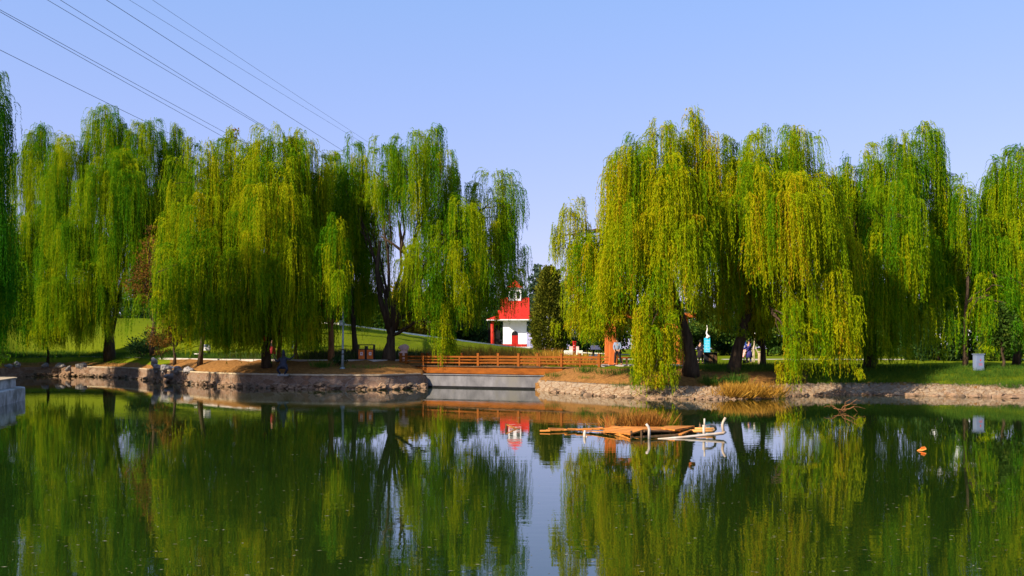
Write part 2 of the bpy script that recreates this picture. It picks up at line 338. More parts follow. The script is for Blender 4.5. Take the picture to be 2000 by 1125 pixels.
# ------------------------------------------------------------------ retaining wall, embankment, dam, platform
rng = np.random.default_rng(11)
t = thing('retaining_wall', 'rubble stone retaining wall with flat coping along the left pond bank', 'wall')
pxs = np.linspace(-20, 836, 260); prof = []; vs = []; fs = []
for px in pxs:
    k = float(sst(px, 640, 800)); base = float(yb(px))
    # outer face: foot, rubble toe, face, top
    line = [(-.35 - .7 * k, -.7), (-.28 - .55 * k, .02), (-.10 - .30 * k, .22), (.0 - .12 * k, .34), (.03 + .03 * k, .6), (.06 + .20 * k, .86), (.5, .86), (.5, -.7)]
    for j, (s_, z_) in enumerate(line):
        jt = rng.normal(0, .022 if j in (1, 2) else .006) if j < 6 else 0
        Y = base + s_ + jt; vs.append(((px - CX) * Y / F, Y, z_ + (rng.normal(0, .03) if j in (1, 2) else 0)))
n8 = 8
for i in range(len(pxs) - 1):
    for k in range(n8): fs.append((i * n8 + k, i * n8 + (k + 1) % n8, (i + 1) * n8 + (k + 1) % n8, (i + 1) * n8 + k))
fs += [tuple(range(n8)), tuple(range((len(pxs)) * n8 - 1, (len(pxs) - 1) * n8 - 1, -1))]
MB().add(vs, fs).build('stonework', M['wall_stone'], t)
mb = MB(); vs = []; fs = []; pz = np.linspace(170, 822, 120)
for px in pz:
    k = float(sst(px, 640, 800)); b_ = float(yb(px))
    for s_, z_ in ((.0 + .18 * k, .863), (.0 + .18 * k, .955), (.48 + .1 * k, .955), (.48 + .1 * k, .863)):
        Y = b_ + s_; vs.append(((px - CX) * Y / F, Y, z_ + rng.normal(0, .006)))
for i in range(len(pz) - 1):
    for k in range(4): fs.append((i * 4 + k, i * 4 + (k + 1) % 4, (i + 1) * 4 + (k + 1) % 4, (i + 1) * 4 + k))
fs += [(0, 1, 2, 3), tuple((len(pz) - 1) * 4 + k for k in (3, 2, 1, 0))]
mb.add(vs, fs).build('coping', M['coping'], t)

t = thing('stone_embankment', 'sloping pale stone bank running down into the water right of the bridge', 'embankment')
pxs = np.concatenate([np.linspace(1043, 2200, 420), np.linspace(2210, 3000, 60)]); ss = np.linspace(-.75, 1.75, 15); vs = []
for px in pxs:
    b_ = float(yb(px)); rough = 0.005 + .028 * float(sst(px, 1230, 1420))
    cut = 1.0 - .35 * float(sst(px, 1240, 1330)) * (1 - float(sst(px, 1560, 1640)))
    for s_ in ss:
        u = (s_ + .75) / 2.5; jj = float(np.clip((1062 - px) / 19, 0, 1))
        Y = b_ + s_ * cut + jj * .2 * u
        z = -.42 + 1.02 * u ** .9 * (1 - .06 * u) + rng.normal(0, rough) + .08
        vs.append(((px + jj * 3 * u - CX) * Y / F, Y, z))
nS = len(ss); top = []; 
A = np.array(vs); Bm = A.copy(); Bm[:, 2] -= .35; Bm[:, 1] += .15
I = np.arange(len(A)).reshape(len(pxs), nS); q1 = np.stack([I[:-1, :-1], I[1:, :-1], I[1:, 1:], I[:-1, 1:]], -1).reshape(-1, 4)
q2 = q1[:, ::-1] + len(A); e = []
for a, b_ in ((I[:, 0], 1), (I[:, -1], -1)):
    x = np.stack([a[:-1], a[1:], a[1:] + len(A), a[:-1] + len(A)], -1); e.append(x if b_ < 0 else x[:, ::-1])
for a, b_ in ((I[0], -1), (I[-1], 1)):
    x = np.stack([a[:-1], a[1:], a[1:] + len(A), a[:-1] + len(A)], -1); e.append(x if b_ < 0 else x[:, ::-1])
np_mesh('stonework', np.concatenate([A, Bm]), np.concatenate([q1, q2] + e), M['bank_stone'], t, None, True)

a = Vector(((833 - CX) * 62.4 / F, 62.4)); b = Vector(((1044 - CX) * 59 / F, 59)); d = (b - a); L = d.length; ang = math.atan2(d.y, d.x)
t = thing('concrete_dam', 'low grey concrete dam between the two stone banks under the bridge', 'dam', ((a.x + b.x) / 2, (a.y + b.y) / 2, 0), ang)
MB().extrude_y([(-L / 2 - 1.4, -.8), (L / 2 + 1.2, -.8), (L / 2 + 1.2, .84), (-L / 2 - 1.4, .84)], 0, .7).build('dam_wall', M['dam'], t, bevel=.03)
MB().box((0, -.05, .0), (L + 1.6, .10, .22)).build('waterline_strip', M['void'], t)  # thin near-black strip along the dam at the water line
MB().box((-.3, .32, .866), (L + 2.0, .82, .05)).build('coping', M['dam'], t)

t = thing('viewing_platform', 'two tiered grey concrete platform with rounded corner at the left water edge', 'platform')
def plat(off):
    e = [(-20.6 - off, 33), (-23.0 - off, 41.4), (-24.35 - off, 45.6)]
    for k in range(1, 8):
        an = R(12 + 90 * k / 8); cx, cy, r = -27.6, 45.1, 3.35 - off
        e.append((cx + r * math.cos(an), cy + r * math.sin(an)))
    return e + [(-30, 48.6 - off), (-46, 48.6 - off), (-46, 33)]
MB().prism(plat(.0), -.8, .66).build('lower_tier', M['concrete'], t, bevel=.04)
MB().prism(plat(.42), .66, 1.10).build('upper_tier', M['concrete'], t, bevel=.03)
MB().prism(plat(.36), 1.103, 1.15).build('coping', M['coping'], t)

# ------------------------------------------------------------------ trees
def leaf_cards(rng, pos, dirs, ln, wd, tint, flat=None):
    n = len(pos); d = dirs / np.linalg.norm(dirs, axis=1, keepdims=True)
    r = rng.normal(size=(n, 3)); w_ = np.cross(d, r); w_ /= np.linalg.norm(w_, axis=1, keepdims=True) + 1e-9
    ln = np.broadcast_to(ln, (n,))[:, None]; wd = np.broadcast_to(wd, (n,))[:, None]
    V = np.empty((n, 4, 3), np.float32)
    V[:, 0] = pos; V[:, 1] = pos + d * ln * .45 + w_ * wd; V[:, 2] = pos + d * ln; V[:, 3] = pos + d * ln * .45 - w_ * wd
    return V.reshape(-1, 3), np.arange(n * 4).reshape(n, 4), np.repeat(tint, 4)
def wavy(a, b, n, amp, rg, sag=0.0):
    a, b = Vector(a), Vector(b); out = []
    for i in range(n + 1):
        u = i / n; p = a.lerp(b, u) + Vector((0, 0, sag * math.sin(math.pi * u)))
        if 0 < i < n: p += Vector((rg.normal(0, amp), rg.normal(0, amp), rg.normal(0, amp * .6)))
        out.append(p)
    return out
def willow(seed, label, trunk, r0, domes, Y0, dens=1.0, tshift=0.0, lean=0.0, limbs=(), red=False, Lmax=5.4):
    """trunk: list of (px, py, dY) from the root upwards; domes: (px, top, half width, bottom, dY) - the boughs it carries"""
    rg = np.random.default_rng(seed)
    pts = [P(px, py, Y0 + dy) for px, py, dy in trunk]
    pts[0].z = gz(pts[0].x, pts[0].y) - .12
    loc = Vector(pts[0]); t = thing('willow_tree', label, 'tree', loc, group='weeping willows on the banks')
    mb = MB(); lp = [p - loc for p in pts]
    rad = [r0 * (1 - .45 * i / (len(lp) - 1)) for i in range(len(lp))]; rad[0] *= 1.3
    fine = []; fr = []
    for i in range(len(lp) - 1):
        for u in (0, .33, .66):
            fine.append(lp[i].lerp(lp[i + 1], u) + Vector((rg.normal(0, .03), rg.normal(0, .03), 0))); fr.append((rad[i] * (1 - u) + rad[i + 1] * u) * (1 + rg.normal(0, .05)))
    fine.append(lp[-1]); fr.append(rad[-1]); mb.tube(fine, fr, 10)
    top = lp[-1]
    for (px, pt, hw, pb, dy) in domes:
        s = (Y0 + dy) / F; c = P(px, pt + (pb - pt) * (.30 if hw > 42 else .45), Y0 + dy) - loc
        st = top if c.z > top.z + .8 else lp[-1].lerp(lp[max(len(lp) - 2, 0)], .5)
        mid = st.lerp(c, .45) + Vector((0, 0, .35 * abs(c.x - st.x) * .5))
        path = wavy(st, mid, 4, .12, rg)[:-1] + wavy(mid, c, 5, .14, rg, .25)
        k = np.linspace(1, .16, len(path)) * rad[-1] * .62
        mb.tube(path, [float(x) for x in k], 6)
        for j in range(5):
            an = rg.uniform(0, 6.28); e = c + Vector((math.cos(an) * hw * s * .75, math.sin(an) * hw * s * .75, -.2 * hw * s + rg.normal(0, .4)))
            stt = path[rg.integers(4, len(path) - 1)]
            pp = wavy(stt, e, 5, .1, rg, .2); mb.tube(pp, [.055, .05, .04, .03, .022, .014], 5)
    for lb in limbs:
        pp = [P(px, py, Y0 + dy) - loc for px, py, dy, _ in lb]; mb.tube(pp, [r for *_, r in lb], 7)
    mb.build('trunk', M['bark_red' if red else 'bark'], t, smooth=True)
    PP = []; DD = []; TT = []
    for (px, pt, hw, pb, dy) in domes:
        Yd = Y0 + dy; s = Yd / F; cx = (px - CX) * s; rx = (1.14 if hw > 40 else 1.0) * hw * s - .1; ry = min(rx, 3.2) * .95
        zt = CH - (pt - HY) * s; zb = CH - (pb - HY) * s; Hh = zt - zb
        nb = max(14, int(rx * Hh * 4.0 * dens))
        h = rg.uniform(0, 1, nb) ** 1.15 * (.90 if pb > 640 else .80)
        rr = np.sqrt(1 - (1 - np.clip(h / .24, 0, 1)) ** 2) * (1 - .12 * rg.uniform(0, 1, nb)) * rg.uniform(.25, 1, nb) ** .45
        th = rg.uniform(0, 2 * np.pi, nb)
        bump = 1 + .16 * np.sin(3 * th + rg.uniform(0, 6)) + .10 * np.sin(5 * th + rg.uniform(0, 6))
        Ab = (.2 + .8 * rg.uniform(0, 1, nb) ** 1.7) * np.minimum(1.4, .5 * rx + .25); ins = np.clip((rx * rr * bump - .6 * Ab) / np.maximum(rx, .1), .06, 2) * np.where(rg.uniform(0, 1, nb) < .08, 1.22, 1.0)   # how far each bough arches outwards before it hangs
        bx = cx + rx * ins * np.cos(th) + rg.normal(0, .12, nb); by = Yd + ry * ins * np.sin(th); bz = zt - h * Hh + rg.normal(0, .32, nb)
        btint = rg.uniform(0, 1, nb); bfac = rg.uniform(.6, 1.15, nb)
        ns = rg.integers(12, 26, nb); bi = np.repeat(np.arange(nb), ns); m = len(bi)
        dth = th[bi] + rg.normal(0, .8, m); Ao = Ab[bi] * rg.uniform(.35, 1.15, m)
        sx = bx[bi] + rg.normal(0, .14, m); sy = by[bi] + rg.normal(0, .14, m); sz = bz[bi] + rg.normal(0, .14, m)
        Ls = np.minimum((sz - zb) * rg.uniform(.75, 1.06, m), Lmax) * bfac[bi] * rg.uniform(.6, 1, m); Ls = np.maximum(Ls, .6); long_ = rg.uniform(0, 1, m) < .09; Ls = np.where(long_, np.maximum(Ls, np.minimum((sz - zb) * rg.uniform(.8, 1.12, m), 8.0)), Ls)
        stint = .62 * btint[bi] + .38 * rg.uniform(0, 1, m)
        sp = .056; nl = (Ls / sp).astype(int); li = np.repeat(np.arange(m), nl)
        k = np.arange(len(li)) - np.repeat(np.cumsum(nl) - nl, nl)
        tt = (k + rg.uniform(0, 1, len(li))) * sp
        tau = (.35 + .45 * Ao)[li]; ex = 1 - np.exp(-tt / tau)
        wv = rg.uniform(0, 6.28, m)[li]; wa = rg.uniform(.02, .07, m)[li]
        lx = rg.normal(0, .025, m)[li] + lean
        x = sx[li] + np.cos(dth[li]) * Ao[li] * ex + wa * np.sin(tt * 1.9 + wv) + lx * tt
        y = sy[li] + np.sin(dth[li]) * Ao[li] * ex + wa * np.cos(tt * 1.7 + wv)
        z = sz[li] + .42 * Ao[li] * np.sin(np.pi * np.clip(tt / (2.2 * tau), 0, 1)) - np.maximum(tt - .8 * Ao[li] * ex, 0)
        z = np.maximum(z, zb - .45 + .3 * rg.uniform(0, 1, m)[li])
        PP.append(np.stack([x, y, z], 1)); n = len(x)
        arch = np.exp(-tt / (.9 * tau))[:, None]
        D = np.stack([rg.normal(0, .33, n), rg.normal(0, .33, n), -np.ones(n)], 1)
        D = D * (1 - arch) + arch * np.stack([np.cos(dth[li]) + rg.normal(0, .4, n), np.sin(dth[li]) + rg.normal(0, .4, n), -.3 * np.ones(n)], 1)
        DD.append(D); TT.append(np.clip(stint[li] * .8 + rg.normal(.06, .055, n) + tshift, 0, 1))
    PP = np.concatenate(PP); DD = np.concatenate(DD); TT = np.concatenate(TT)
    PP -= np.array(loc)
    V, Qd, tn = leaf_cards(rg, PP, DD, rg.uniform(.12, .21, len(PP)), rg.uniform(.012, .020, len(PP)), TT)
    np_mesh('crown', V, Qd, M['willow'], t, {'tint': tn})
    return t, len(Qd)
NL = 0
def W(*a, **k):
    global NL
    t, n = willow(*a, **k); NL += n; return t
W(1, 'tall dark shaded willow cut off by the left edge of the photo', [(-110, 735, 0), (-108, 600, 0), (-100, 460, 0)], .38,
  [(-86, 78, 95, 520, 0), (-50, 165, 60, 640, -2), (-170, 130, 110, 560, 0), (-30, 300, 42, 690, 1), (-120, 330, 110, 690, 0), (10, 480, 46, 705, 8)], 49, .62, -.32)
W(2, 'willow with forked dark trunk standing on the shaded bank left of the leafy dark shrub', [(215, 700, 0), (213, 650, 0), (210, 600, .3), (212, 560, 0)], .46,
  [(85, 252, 52, 560, 2), (130, 275, 45, 540, -1), (205, 212, 44, 430, 1), (235, 300, 75, 600, -2), (290, 236, 50, 520, 1), (345, 244, 36, 500, 2), (60, 400, 55, 660, 0), (150, 440, 70, 672, -2.5), (255, 440, 70, 620, -2), (110, 520, 60, 690, -1), (330, 360, 55, 600, 1)],
  88, .78, -.03, limbs=[[(218, 650, 0, .26), (236, 560, 0, .2), (262, 480, 0, .12)]])
W(3, 'broad willow with one thick dark trunk directly behind the bronze statue', [(520, 720, 0), (521, 660, 0), (524, 600, .2), (528, 500, 0), (532, 420, 0)], .29,
  [(385, 275, 62, 560, -1), (455, 268, 55, 520, 1), (535, 255, 66, 500, 0), (590, 262, 48, 520, 1), (520, 330, 90, 620, -2), (345, 478, 55, 655, -3), (440, 440, 72, 690, -2.5), (560, 430, 72, 692, -2), (615, 340, 40, 560, 2), (400, 380, 60, 590, -2), (490, 480, 75, 700, -1)], 64, .82, .09)
W(4, 'narrow willow with a bright drooping lobe left of the grey lamp pole', [(695, 700, 0), (690, 620, 0), (680, 520, 0)], .2,
  [(656, 424, 33, 632, -7.2), (690, 380, 50, 640, 1), (650, 300, 42, 520, 3), (625, 470, 38, 690, 0), (650, 330, 40, 560, 2), (585, 520, 40, 696, 1), (700, 480, 35, 650, 1)], 68, .8, .04)
W(5, 'airy willow with a dark forked trunk between litter bins and bridge', [(759, 713, 0), (762, 670, 0), (768, 640, 0)], .42,
  [(690, 266, 40, 520, 1), (745, 270, 48, 430, 0), (800, 258, 55, 455, -1), (850, 256, 45, 500, 1), (720, 330, 45, 560, 2), (958, 336, 62, 540, 2), (890, 388, 66, 590, -2), (845, 440, 62, 636, -2), (960, 440, 62, 620, 1), (905, 500, 66, 655, 0), (880, 320, 40, 520, 3), (990, 400, 34, 560, 3), (862, 580, 34, 715, -2.5), (810, 480, 28, 640, 1)],
  66, .62, .0, limbs=[[(764, 655, 0, .25), (744, 590, 0, .2), (736, 530, .2, .16), (742, 470, .3, .1)], [(768, 645, 0, .27), (790, 585, 0, .2), (800, 520, .2, .16), (784, 470, .2, .13), (778, 430, .2, .08)], [(797, 500, .2, .12), (770, 478, 0, .09), (745, 462, 0, .06)], [(795, 560, .2, .14), (840, 530, 0, .1), (885, 515, 0, .07)]])
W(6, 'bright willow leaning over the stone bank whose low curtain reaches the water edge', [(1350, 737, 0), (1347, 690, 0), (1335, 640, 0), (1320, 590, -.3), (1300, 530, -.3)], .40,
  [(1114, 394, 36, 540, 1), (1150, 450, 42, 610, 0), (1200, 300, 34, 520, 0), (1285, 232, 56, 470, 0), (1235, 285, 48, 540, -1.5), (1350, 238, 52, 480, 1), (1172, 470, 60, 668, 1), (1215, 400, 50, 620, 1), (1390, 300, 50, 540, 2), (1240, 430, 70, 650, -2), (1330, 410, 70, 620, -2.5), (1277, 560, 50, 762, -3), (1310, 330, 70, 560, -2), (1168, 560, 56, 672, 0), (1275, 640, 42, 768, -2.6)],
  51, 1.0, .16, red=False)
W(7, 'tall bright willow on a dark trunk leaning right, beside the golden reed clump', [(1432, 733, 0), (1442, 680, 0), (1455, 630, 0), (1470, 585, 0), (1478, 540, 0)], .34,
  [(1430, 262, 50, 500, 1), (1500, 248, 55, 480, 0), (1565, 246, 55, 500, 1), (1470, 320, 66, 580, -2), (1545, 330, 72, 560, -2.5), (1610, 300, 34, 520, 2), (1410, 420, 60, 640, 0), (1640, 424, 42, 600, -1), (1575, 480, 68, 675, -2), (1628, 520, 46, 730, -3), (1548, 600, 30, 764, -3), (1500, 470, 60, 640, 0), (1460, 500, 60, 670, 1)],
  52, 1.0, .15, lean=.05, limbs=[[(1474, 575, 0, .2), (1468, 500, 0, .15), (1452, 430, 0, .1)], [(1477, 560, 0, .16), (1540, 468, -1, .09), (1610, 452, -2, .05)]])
W(8, 'willow with straight dark trunk on the grassy bank left of the pale cabinet', [(1700, 729, 0), (1700, 660, 0), (1697, 590, 0), (1690, 520, 0)], .36,
  [(1690, 285, 42, 500, 1), (1755, 262, 46, 520, 0), (1800, 240, 46, 480, 1), (1840, 330, 36, 560, 1), (1745, 340, 75, 600, -2), (1715, 465, 66, 700, -2), (1640, 560, 50, 715, 0), (1655, 345, 44, 600, 2.5), (1660, 310, 30, 520, 1), (1800, 440, 60, 620, 0), (1760, 540, 70, 720, -1)], 57, .85, .02, limbs=[[(1697, 600, 0, .18), (1672, 560, 0, .12), (1650, 520, 0, .07)], [(1692, 530, 0, .16), (1750, 455, 0, .1), (1760, 405, 0, .06)]])
W(9, 'thin trunked willow with drooping twigs just left of the pale cabinet', [(1886, 727, 0), (1886, 640, 0), (1890, 540, 0)], .15,
  [(1885, 345, 46, 560, 1), (1850, 400, 44, 620, 2), (1910, 420, 45, 600, 1), (1940, 540, 60, 690, -1), (1880, 500, 40, 640, 2), (1965, 480, 50, 690, 0)], 56, .75, -.05)
W(10, 'willow at the right edge standing beyond the pale cabinet', [(1985, 718, 0), (1990, 640, 0), (2000, 520, 0)], .22,
  [(1940, 302, 36, 560, 1), (1990, 290, 52, 540, 0), (2060, 280, 60, 560, 0), (1985, 400, 70, 680, -1), (2060, 420, 70, 700, 0), (1950, 440, 40, 640, 1)], 60, .85, .0)
W(11, 'tall willow outside the left edge behind the platform', [(-300, 720, 0), (-300, 600, 0), (-300, 480, 0)], .38,  # unseen willows from here on, added to shade the left bank and wall
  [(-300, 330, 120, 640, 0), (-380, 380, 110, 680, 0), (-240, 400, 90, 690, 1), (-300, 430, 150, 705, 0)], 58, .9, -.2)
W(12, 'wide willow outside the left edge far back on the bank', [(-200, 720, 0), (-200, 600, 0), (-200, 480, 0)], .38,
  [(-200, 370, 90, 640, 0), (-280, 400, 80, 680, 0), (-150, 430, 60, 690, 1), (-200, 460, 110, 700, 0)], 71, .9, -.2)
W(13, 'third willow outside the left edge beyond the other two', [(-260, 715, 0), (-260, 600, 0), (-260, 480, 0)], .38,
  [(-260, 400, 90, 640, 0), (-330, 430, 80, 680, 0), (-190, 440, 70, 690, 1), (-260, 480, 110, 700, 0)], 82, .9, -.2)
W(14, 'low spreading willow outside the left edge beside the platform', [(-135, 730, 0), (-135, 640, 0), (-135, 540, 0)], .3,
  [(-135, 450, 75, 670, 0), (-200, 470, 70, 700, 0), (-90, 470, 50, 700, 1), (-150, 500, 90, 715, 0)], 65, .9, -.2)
W(15, 'very tall willow outside the left edge near the photographer', [(-600, 760, 0), (-600, 560, 0), (-600, 350, 0)], .4,  # unseen, added to throw shade on the willow at the left edge
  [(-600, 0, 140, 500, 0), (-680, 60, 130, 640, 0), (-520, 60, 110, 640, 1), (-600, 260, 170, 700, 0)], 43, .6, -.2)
print('willow leaves', NL)

def crown_mesh(rg, t, mat_, lobes, n, ls, up=0.0, down=0.0):
    """leaf clumps spread through lobes (cx, cy, cz, rx, rz)"""
    PP = []; TT = []; DD = []
    vol = np.array([l[3] * l[3] * l[4] for l in lobes]) ** .75; cnt = (n * vol / vol.sum()).astype(int)
    for (cx, cy, cz, rx, rz), c in zip(lobes, cnt):
        k = max(4, c // 26); d = rg.normal(size=(k, 3)); d /= np.linalg.norm(d, axis=1, keepdims=True)
        r = rg.uniform(.35, 1.02, k) ** .5; q = d * r[:, None] * np.array([rx, rx, rz]) + np.array([cx, cy, cz])
        ct = rg.uniform(0, 1, k); bi = np.repeat(np.arange(k), 26); m = len(bi)
        spread = .16 * rx + .12
        PP.append(q[bi] + rg.normal(0, spread, (m, 3)) * np.array([1, 1, .7])); TT.append(np.clip(.6 * ct[bi] + .4 * rg.uniform(0, 1, m), 0, 1))
        DD.append(d[bi] * .6 + rg.normal(0, .6, (m, 3)) + np.array([0, 0, up - down]))
    PP = np.concatenate(PP); DD = np.concatenate(DD); TT = np.concatenate(TT)
    V, Qd, tn = leaf_cards(rg, PP, DD, ls * rg.uniform(.7, 1.4, len(PP)), ls * .36 * rg.uniform(.7, 1.2, len(PP)), TT)
    return np_mesh('crown', V, Qd, mat_, t, {'tint': tn})
def broad_tree(seed, name, label, px, Y, ptop, hw, mat_, n=4500, ls=.34, pbase=None, bark='bark', crown_lo=.28, group=None, r0=None):
    rg = np.random.default_rng(seed); loc = gp(px, Y, -.1); t = thing(name, label, 'tree', loc, group=group)
    s = Y / F; h = CH - (ptop - HY) * s - loc.z; rx = hw * s; r0 = r0 or max(.09, h * .018)
    mb = MB(); tp = wavy((0, 0, 0), (rg.normal(0, .02 * h), 0, h * .8), 6, .012 * h, rg); mb.tube(tp, [r0 * (1.25 if i == 0 else 1) * (1 - .13 * i) for i in range(7)], 8)
    lobes = []
    for i in range(9):
        u = crown_lo + (1 - crown_lo) * (i + .5) / 9; prof = math.sin(math.pi * min(1, (u - crown_lo) / (1 - crown_lo) * .8 + .2)) ** .7
        for j in range(2 if prof > .6 else 1):
            an = rg.uniform(0, 6.28); rr = rx * prof * rg.uniform(.25, .62)
            c = Vector((rr * math.cos(an), rr * math.sin(an), h * u * .96)); lobes.append((c.x, c.y, c.z, rx * prof * rg.uniform(.4, .62), h * .085 * rg.uniform(.8, 1.3)))
            k = min(5, max(1, int(u * 7.2) - 1)); mb.tube(wavy(tp[k], c, 3, .02 * h, rg), [r0 * .4, r0 * .3, r0 * .2, r0 * .1], 5)
    mb.build('trunk', M[bark], t, smooth=True)
    crown_mesh(rg, t, mat_, lobes, n, ls)
    return t
def conifer(seed, name, label, px, Y, ptop, hw, mat_, n=7000, ls=.3, group=None, full=.0, kind_lo=.03):
    rg = np.random.default_rng(seed); loc = gp(px, Y, -.1); t = thing(name, label, 'tree', loc, group=group)
    s = Y / F; h = CH - (ptop - HY) * s - loc.z; rx = hw * s
    MB().tube([(0, 0, 0), (0, 0, h * .5), (0, 0, h * .95)], [h * .02 + .05, h * .013, .03], 8).build('trunk', M['bark'], t, smooth=True)
    k = n // 22; u = kind_lo + (1 - kind_lo) * rg.uniform(0, 1, k) ** 1.15; th = rg.uniform(0, 6.28, k)
    prof = np.clip((1 - u) * 1.32, 0, 1) ** (.62 - full) * np.clip(.75 + u * 1.6, 0, 1)
    r = rx * prof * (.80 + .2 * np.sin(5 * th + 9 * u) * .7) * rg.uniform(.55, 1, k) ** .4
    q = np.stack([r * np.cos(th), r * np.sin(th), u * h], 1); bi = np.repeat(np.arange(k), 22); m = len(bi)
    out = np.stack([np.cos(th), np.sin(th), np.full(k, .9)], 1)[bi]
    PP = q[bi] + out * rg.uniform(-.2, .5, (m, 1)) * rx * .16 + rg.normal(0, .07 * rx + .05, (m, 3)); TT = np.clip(.6 * rg.uniform(0, 1, k)[bi] + .4 * rg.uniform(0, 1, m), 0, 1)
    V, Qd, tn = leaf_cards(rg, PP, out + rg.normal(0, .45, (m, 3)), ls * rg.uniform(.7, 1.3, m), ls * .3, TT)
    np_mesh('crown', V, Qd, mat_, t, {'tint': tn}); return t

conifer(21, 'cypress_tree', 'dense olive green conical cypress beside the red roofed temple', 1073, 138, 527, 38, M['leaf_conifer'], 24000, .36, None, .12)
broad_tree(22, 'poplar_tree', 'haze coloured grey green tree rising behind the conical cypress', 1047, 230, 506, 34, M['leaf_hazed'], 5200, .75)
broad_tree(23, 'poplar_tree', 'distant haze coloured tree showing low behind the temple belfry', 1000, 235, 530, 36, M['leaf_hazed'], 4500, .75)
broad_tree(24, 'poplar_tree', 'haze coloured distant tree between the conical cypress and the bright willow', 1100, 228, 520, 32, M['leaf_hazed'], 4500, .75)
bgL = [(-120, 150, 545, 60, 'leaf_mid', 'mid green tree on the hill beyond the left edge platform'), (-10, 145, 570, 55, 'leaf_dark', 'dark leafy tree on the hill seen past the edge willow'),
       (95, 150, 560, 60, 'leaf_dark', 'dark tree on the hill crest behind the slim bank trunk'), (190, 150, 565, 55, 'leaf_mid', 'green tree on the hill crest behind the forked willow trunk'),
       (300, 145, 560, 60, 'leaf_dark', 'dark round tree on the hill crest above the leafy shrub'), (400, 142, 555, 60, 'leaf_mid', 'green hill tree behind the pale notice board'),
       (500, 138, 560, 55, 'leaf_dark', 'dark hill tree behind the thick willow trunk by the statue'), (590, 134, 555, 52, 'leaf_mid', 'green hill tree behind the person in the green top'),
       (668, 138, 560, 44, 'leaf_mid', 'light green tree on the crest just left of the lamp pole'), (722, 140, 566, 42, 'leaf_mid', 'light green tree on the crest above the litter bins'),
       (790, 146, 545, 42, 'leaf_yellow', 'yellowing tree on the crest behind the forked airy willow'), (845, 150, 555, 45, 'leaf_yellow', 'golden yellow tree on the crest behind the drooping willow curtain'),
       (905, 160, 560, 48, 'leaf_dark', 'dark tree behind the left porch of the temple'), (960, 172, 566, 45, 'leaf_dark', 'dark tree close behind the red temple roof')]
for i, (px, Y, tp, hw, mm, lb) in enumerate(bgL):
    broad_tree(40 + i, 'broadleaf_tree', lb, px, Y, tp - (28 if px < 650 else 0), hw * 1.25, M[mm], 9000, .55, group='broadleaf trees along the hill crest', crown_lo=.08)
bgR = [(1135, 165, 585, 50, 'leaf_dark', 'dark tree behind the pink stone seat'), (1210, 150, 580, 50, 'leaf_mid', 'green tree behind the wooden shelter column with a person'),
       (1290, 140, 590, 50, 'leaf_mid', 'green tree behind the low bright willow curtain'), (1365, 150, 585, 48, 'leaf_mid', 'green park tree behind the cyan banner'),
       (1425, 160, 600, 48, 'leaf_dark', 'dark park tree between the cyan banner and the blue sign'), (1500, 140, 590, 52, 'leaf_mid', 'green park tree behind the pale gate pillar'),
       (1570, 150, 585, 50, 'leaf_dark', 'dark park tree behind the leaning willow strands'), (1640, 150, 595, 45, 'leaf_mid', 'green lawn tree left of the straight dark willow trunk'),
       (1720, 140, 590, 52, 'leaf_dark', 'dark lawn tree right of the straight dark willow trunk'), (1780, 120, 600, 48, 'leaf_mid', 'green tree left of the tall dark hedge conifer'),
       (1995, 130, 585, 50, 'leaf_mid', 'green tree on the lawn at the right edge'), (2070, 130, 570, 60, 'leaf_dark', 'dark tree just past the right edge lawn')]
for i, (px, Y, tp, hw, mm, lb) in enumerate(bgR):
    broad_tree(70 + i, 'broadleaf_tree', lb, px, Y, tp - 18, hw * 1.3, M[mm], 9000, .5, group='broadleaf trees across the lawn', crown_lo=.12)
for i, (px, Y, tp, hw, lb) in enumerate([(1832, 84, 566, 42, 'tall dark evergreen behind the thin willow left of the cabinet'), (1900, 88, 575, 36, 'dark evergreen directly behind the pale cabinet'), (1948, 82, 640, 34, 'low rounded dark evergreen right of the pale cabinet'), (1790, 92, 610, 30, 'shorter dark evergreen with a shaded hollow at its foot')]):
    conifer(90 + i, 'evergreen_tree', lb, px, Y, tp, hw, M['leaf_dark' if i != 2 else 'leaf_mid'], 9000, .30, 'dark evergreens near the pale cabinet', .25)
def slim_tree(seed, label, px, Yo, top, hw, mat_, bark, r0, n=1500, ls=.2, lo=.45, name='slender_tree'):
    return broad_tree(seed, name, label, px, Yo, top, hw, mat_, n, ls, bark=bark, crown_lo=lo, r0=r0)
slim_tree(110, 'slim dark sapling on the shaded bank near the left edge', 93, 89.5, 560, 30, M['leaf_dark'], 'bark', .14)
slim_tree(111, 'bronze leaved tree with dark trunk left of the pile of pale boulders', 299, 80.5, 440, 55, M['leaf_bronze'], 'bark', .26, 2600)
slim_tree(112, 'thin grey trunk just right of the pile of pale boulders', 341, 73.5, 590, 28, M['leaf_bronze'], 'bark', .13)
slim_tree(113, 'dark slender trunk beside the pale notice board', 390, 69.5, 470, 40, M['leaf_bronze'], 'bark', .2, 2200)
slim_tree(114, 'orange lit trunk behind the bronze statue', 546, 65.5, 520, 32, M['leaf_bronze'], 'bark_red', .19, 1200)
slim_tree(115, 'slim reddish trunk beside the person in the green top', 580, 67.5, 560, 26, M['leaf_bronze'], 'bark_red', .15, 900)
slim_tree(116, 'straight reddish brown conifer trunk left of the grey lamp pole', 647, 65.5, 480, 34, M['leaf_bronze'], 'bark_red', .24, 1300)
slim_tree(117, 'reddish dawn redwood tip poking above the left willows', 462, 84, 246, 22, M['leaf_bronze'], 'bark_red', .3, 2400, .2, .3)
slim_tree(118, 'slender dark trunk right of the tall leaning willow', 1490, 54.5, 560, 34, M['leaf_dark'], 'bark', .2, 1600)
slim_tree(119, 'slim brown trunk on the right lawn edge past the cabinet', 1958, 54.5, 600, 34, M['leaf_mid'], 'bark', .1, 1500)

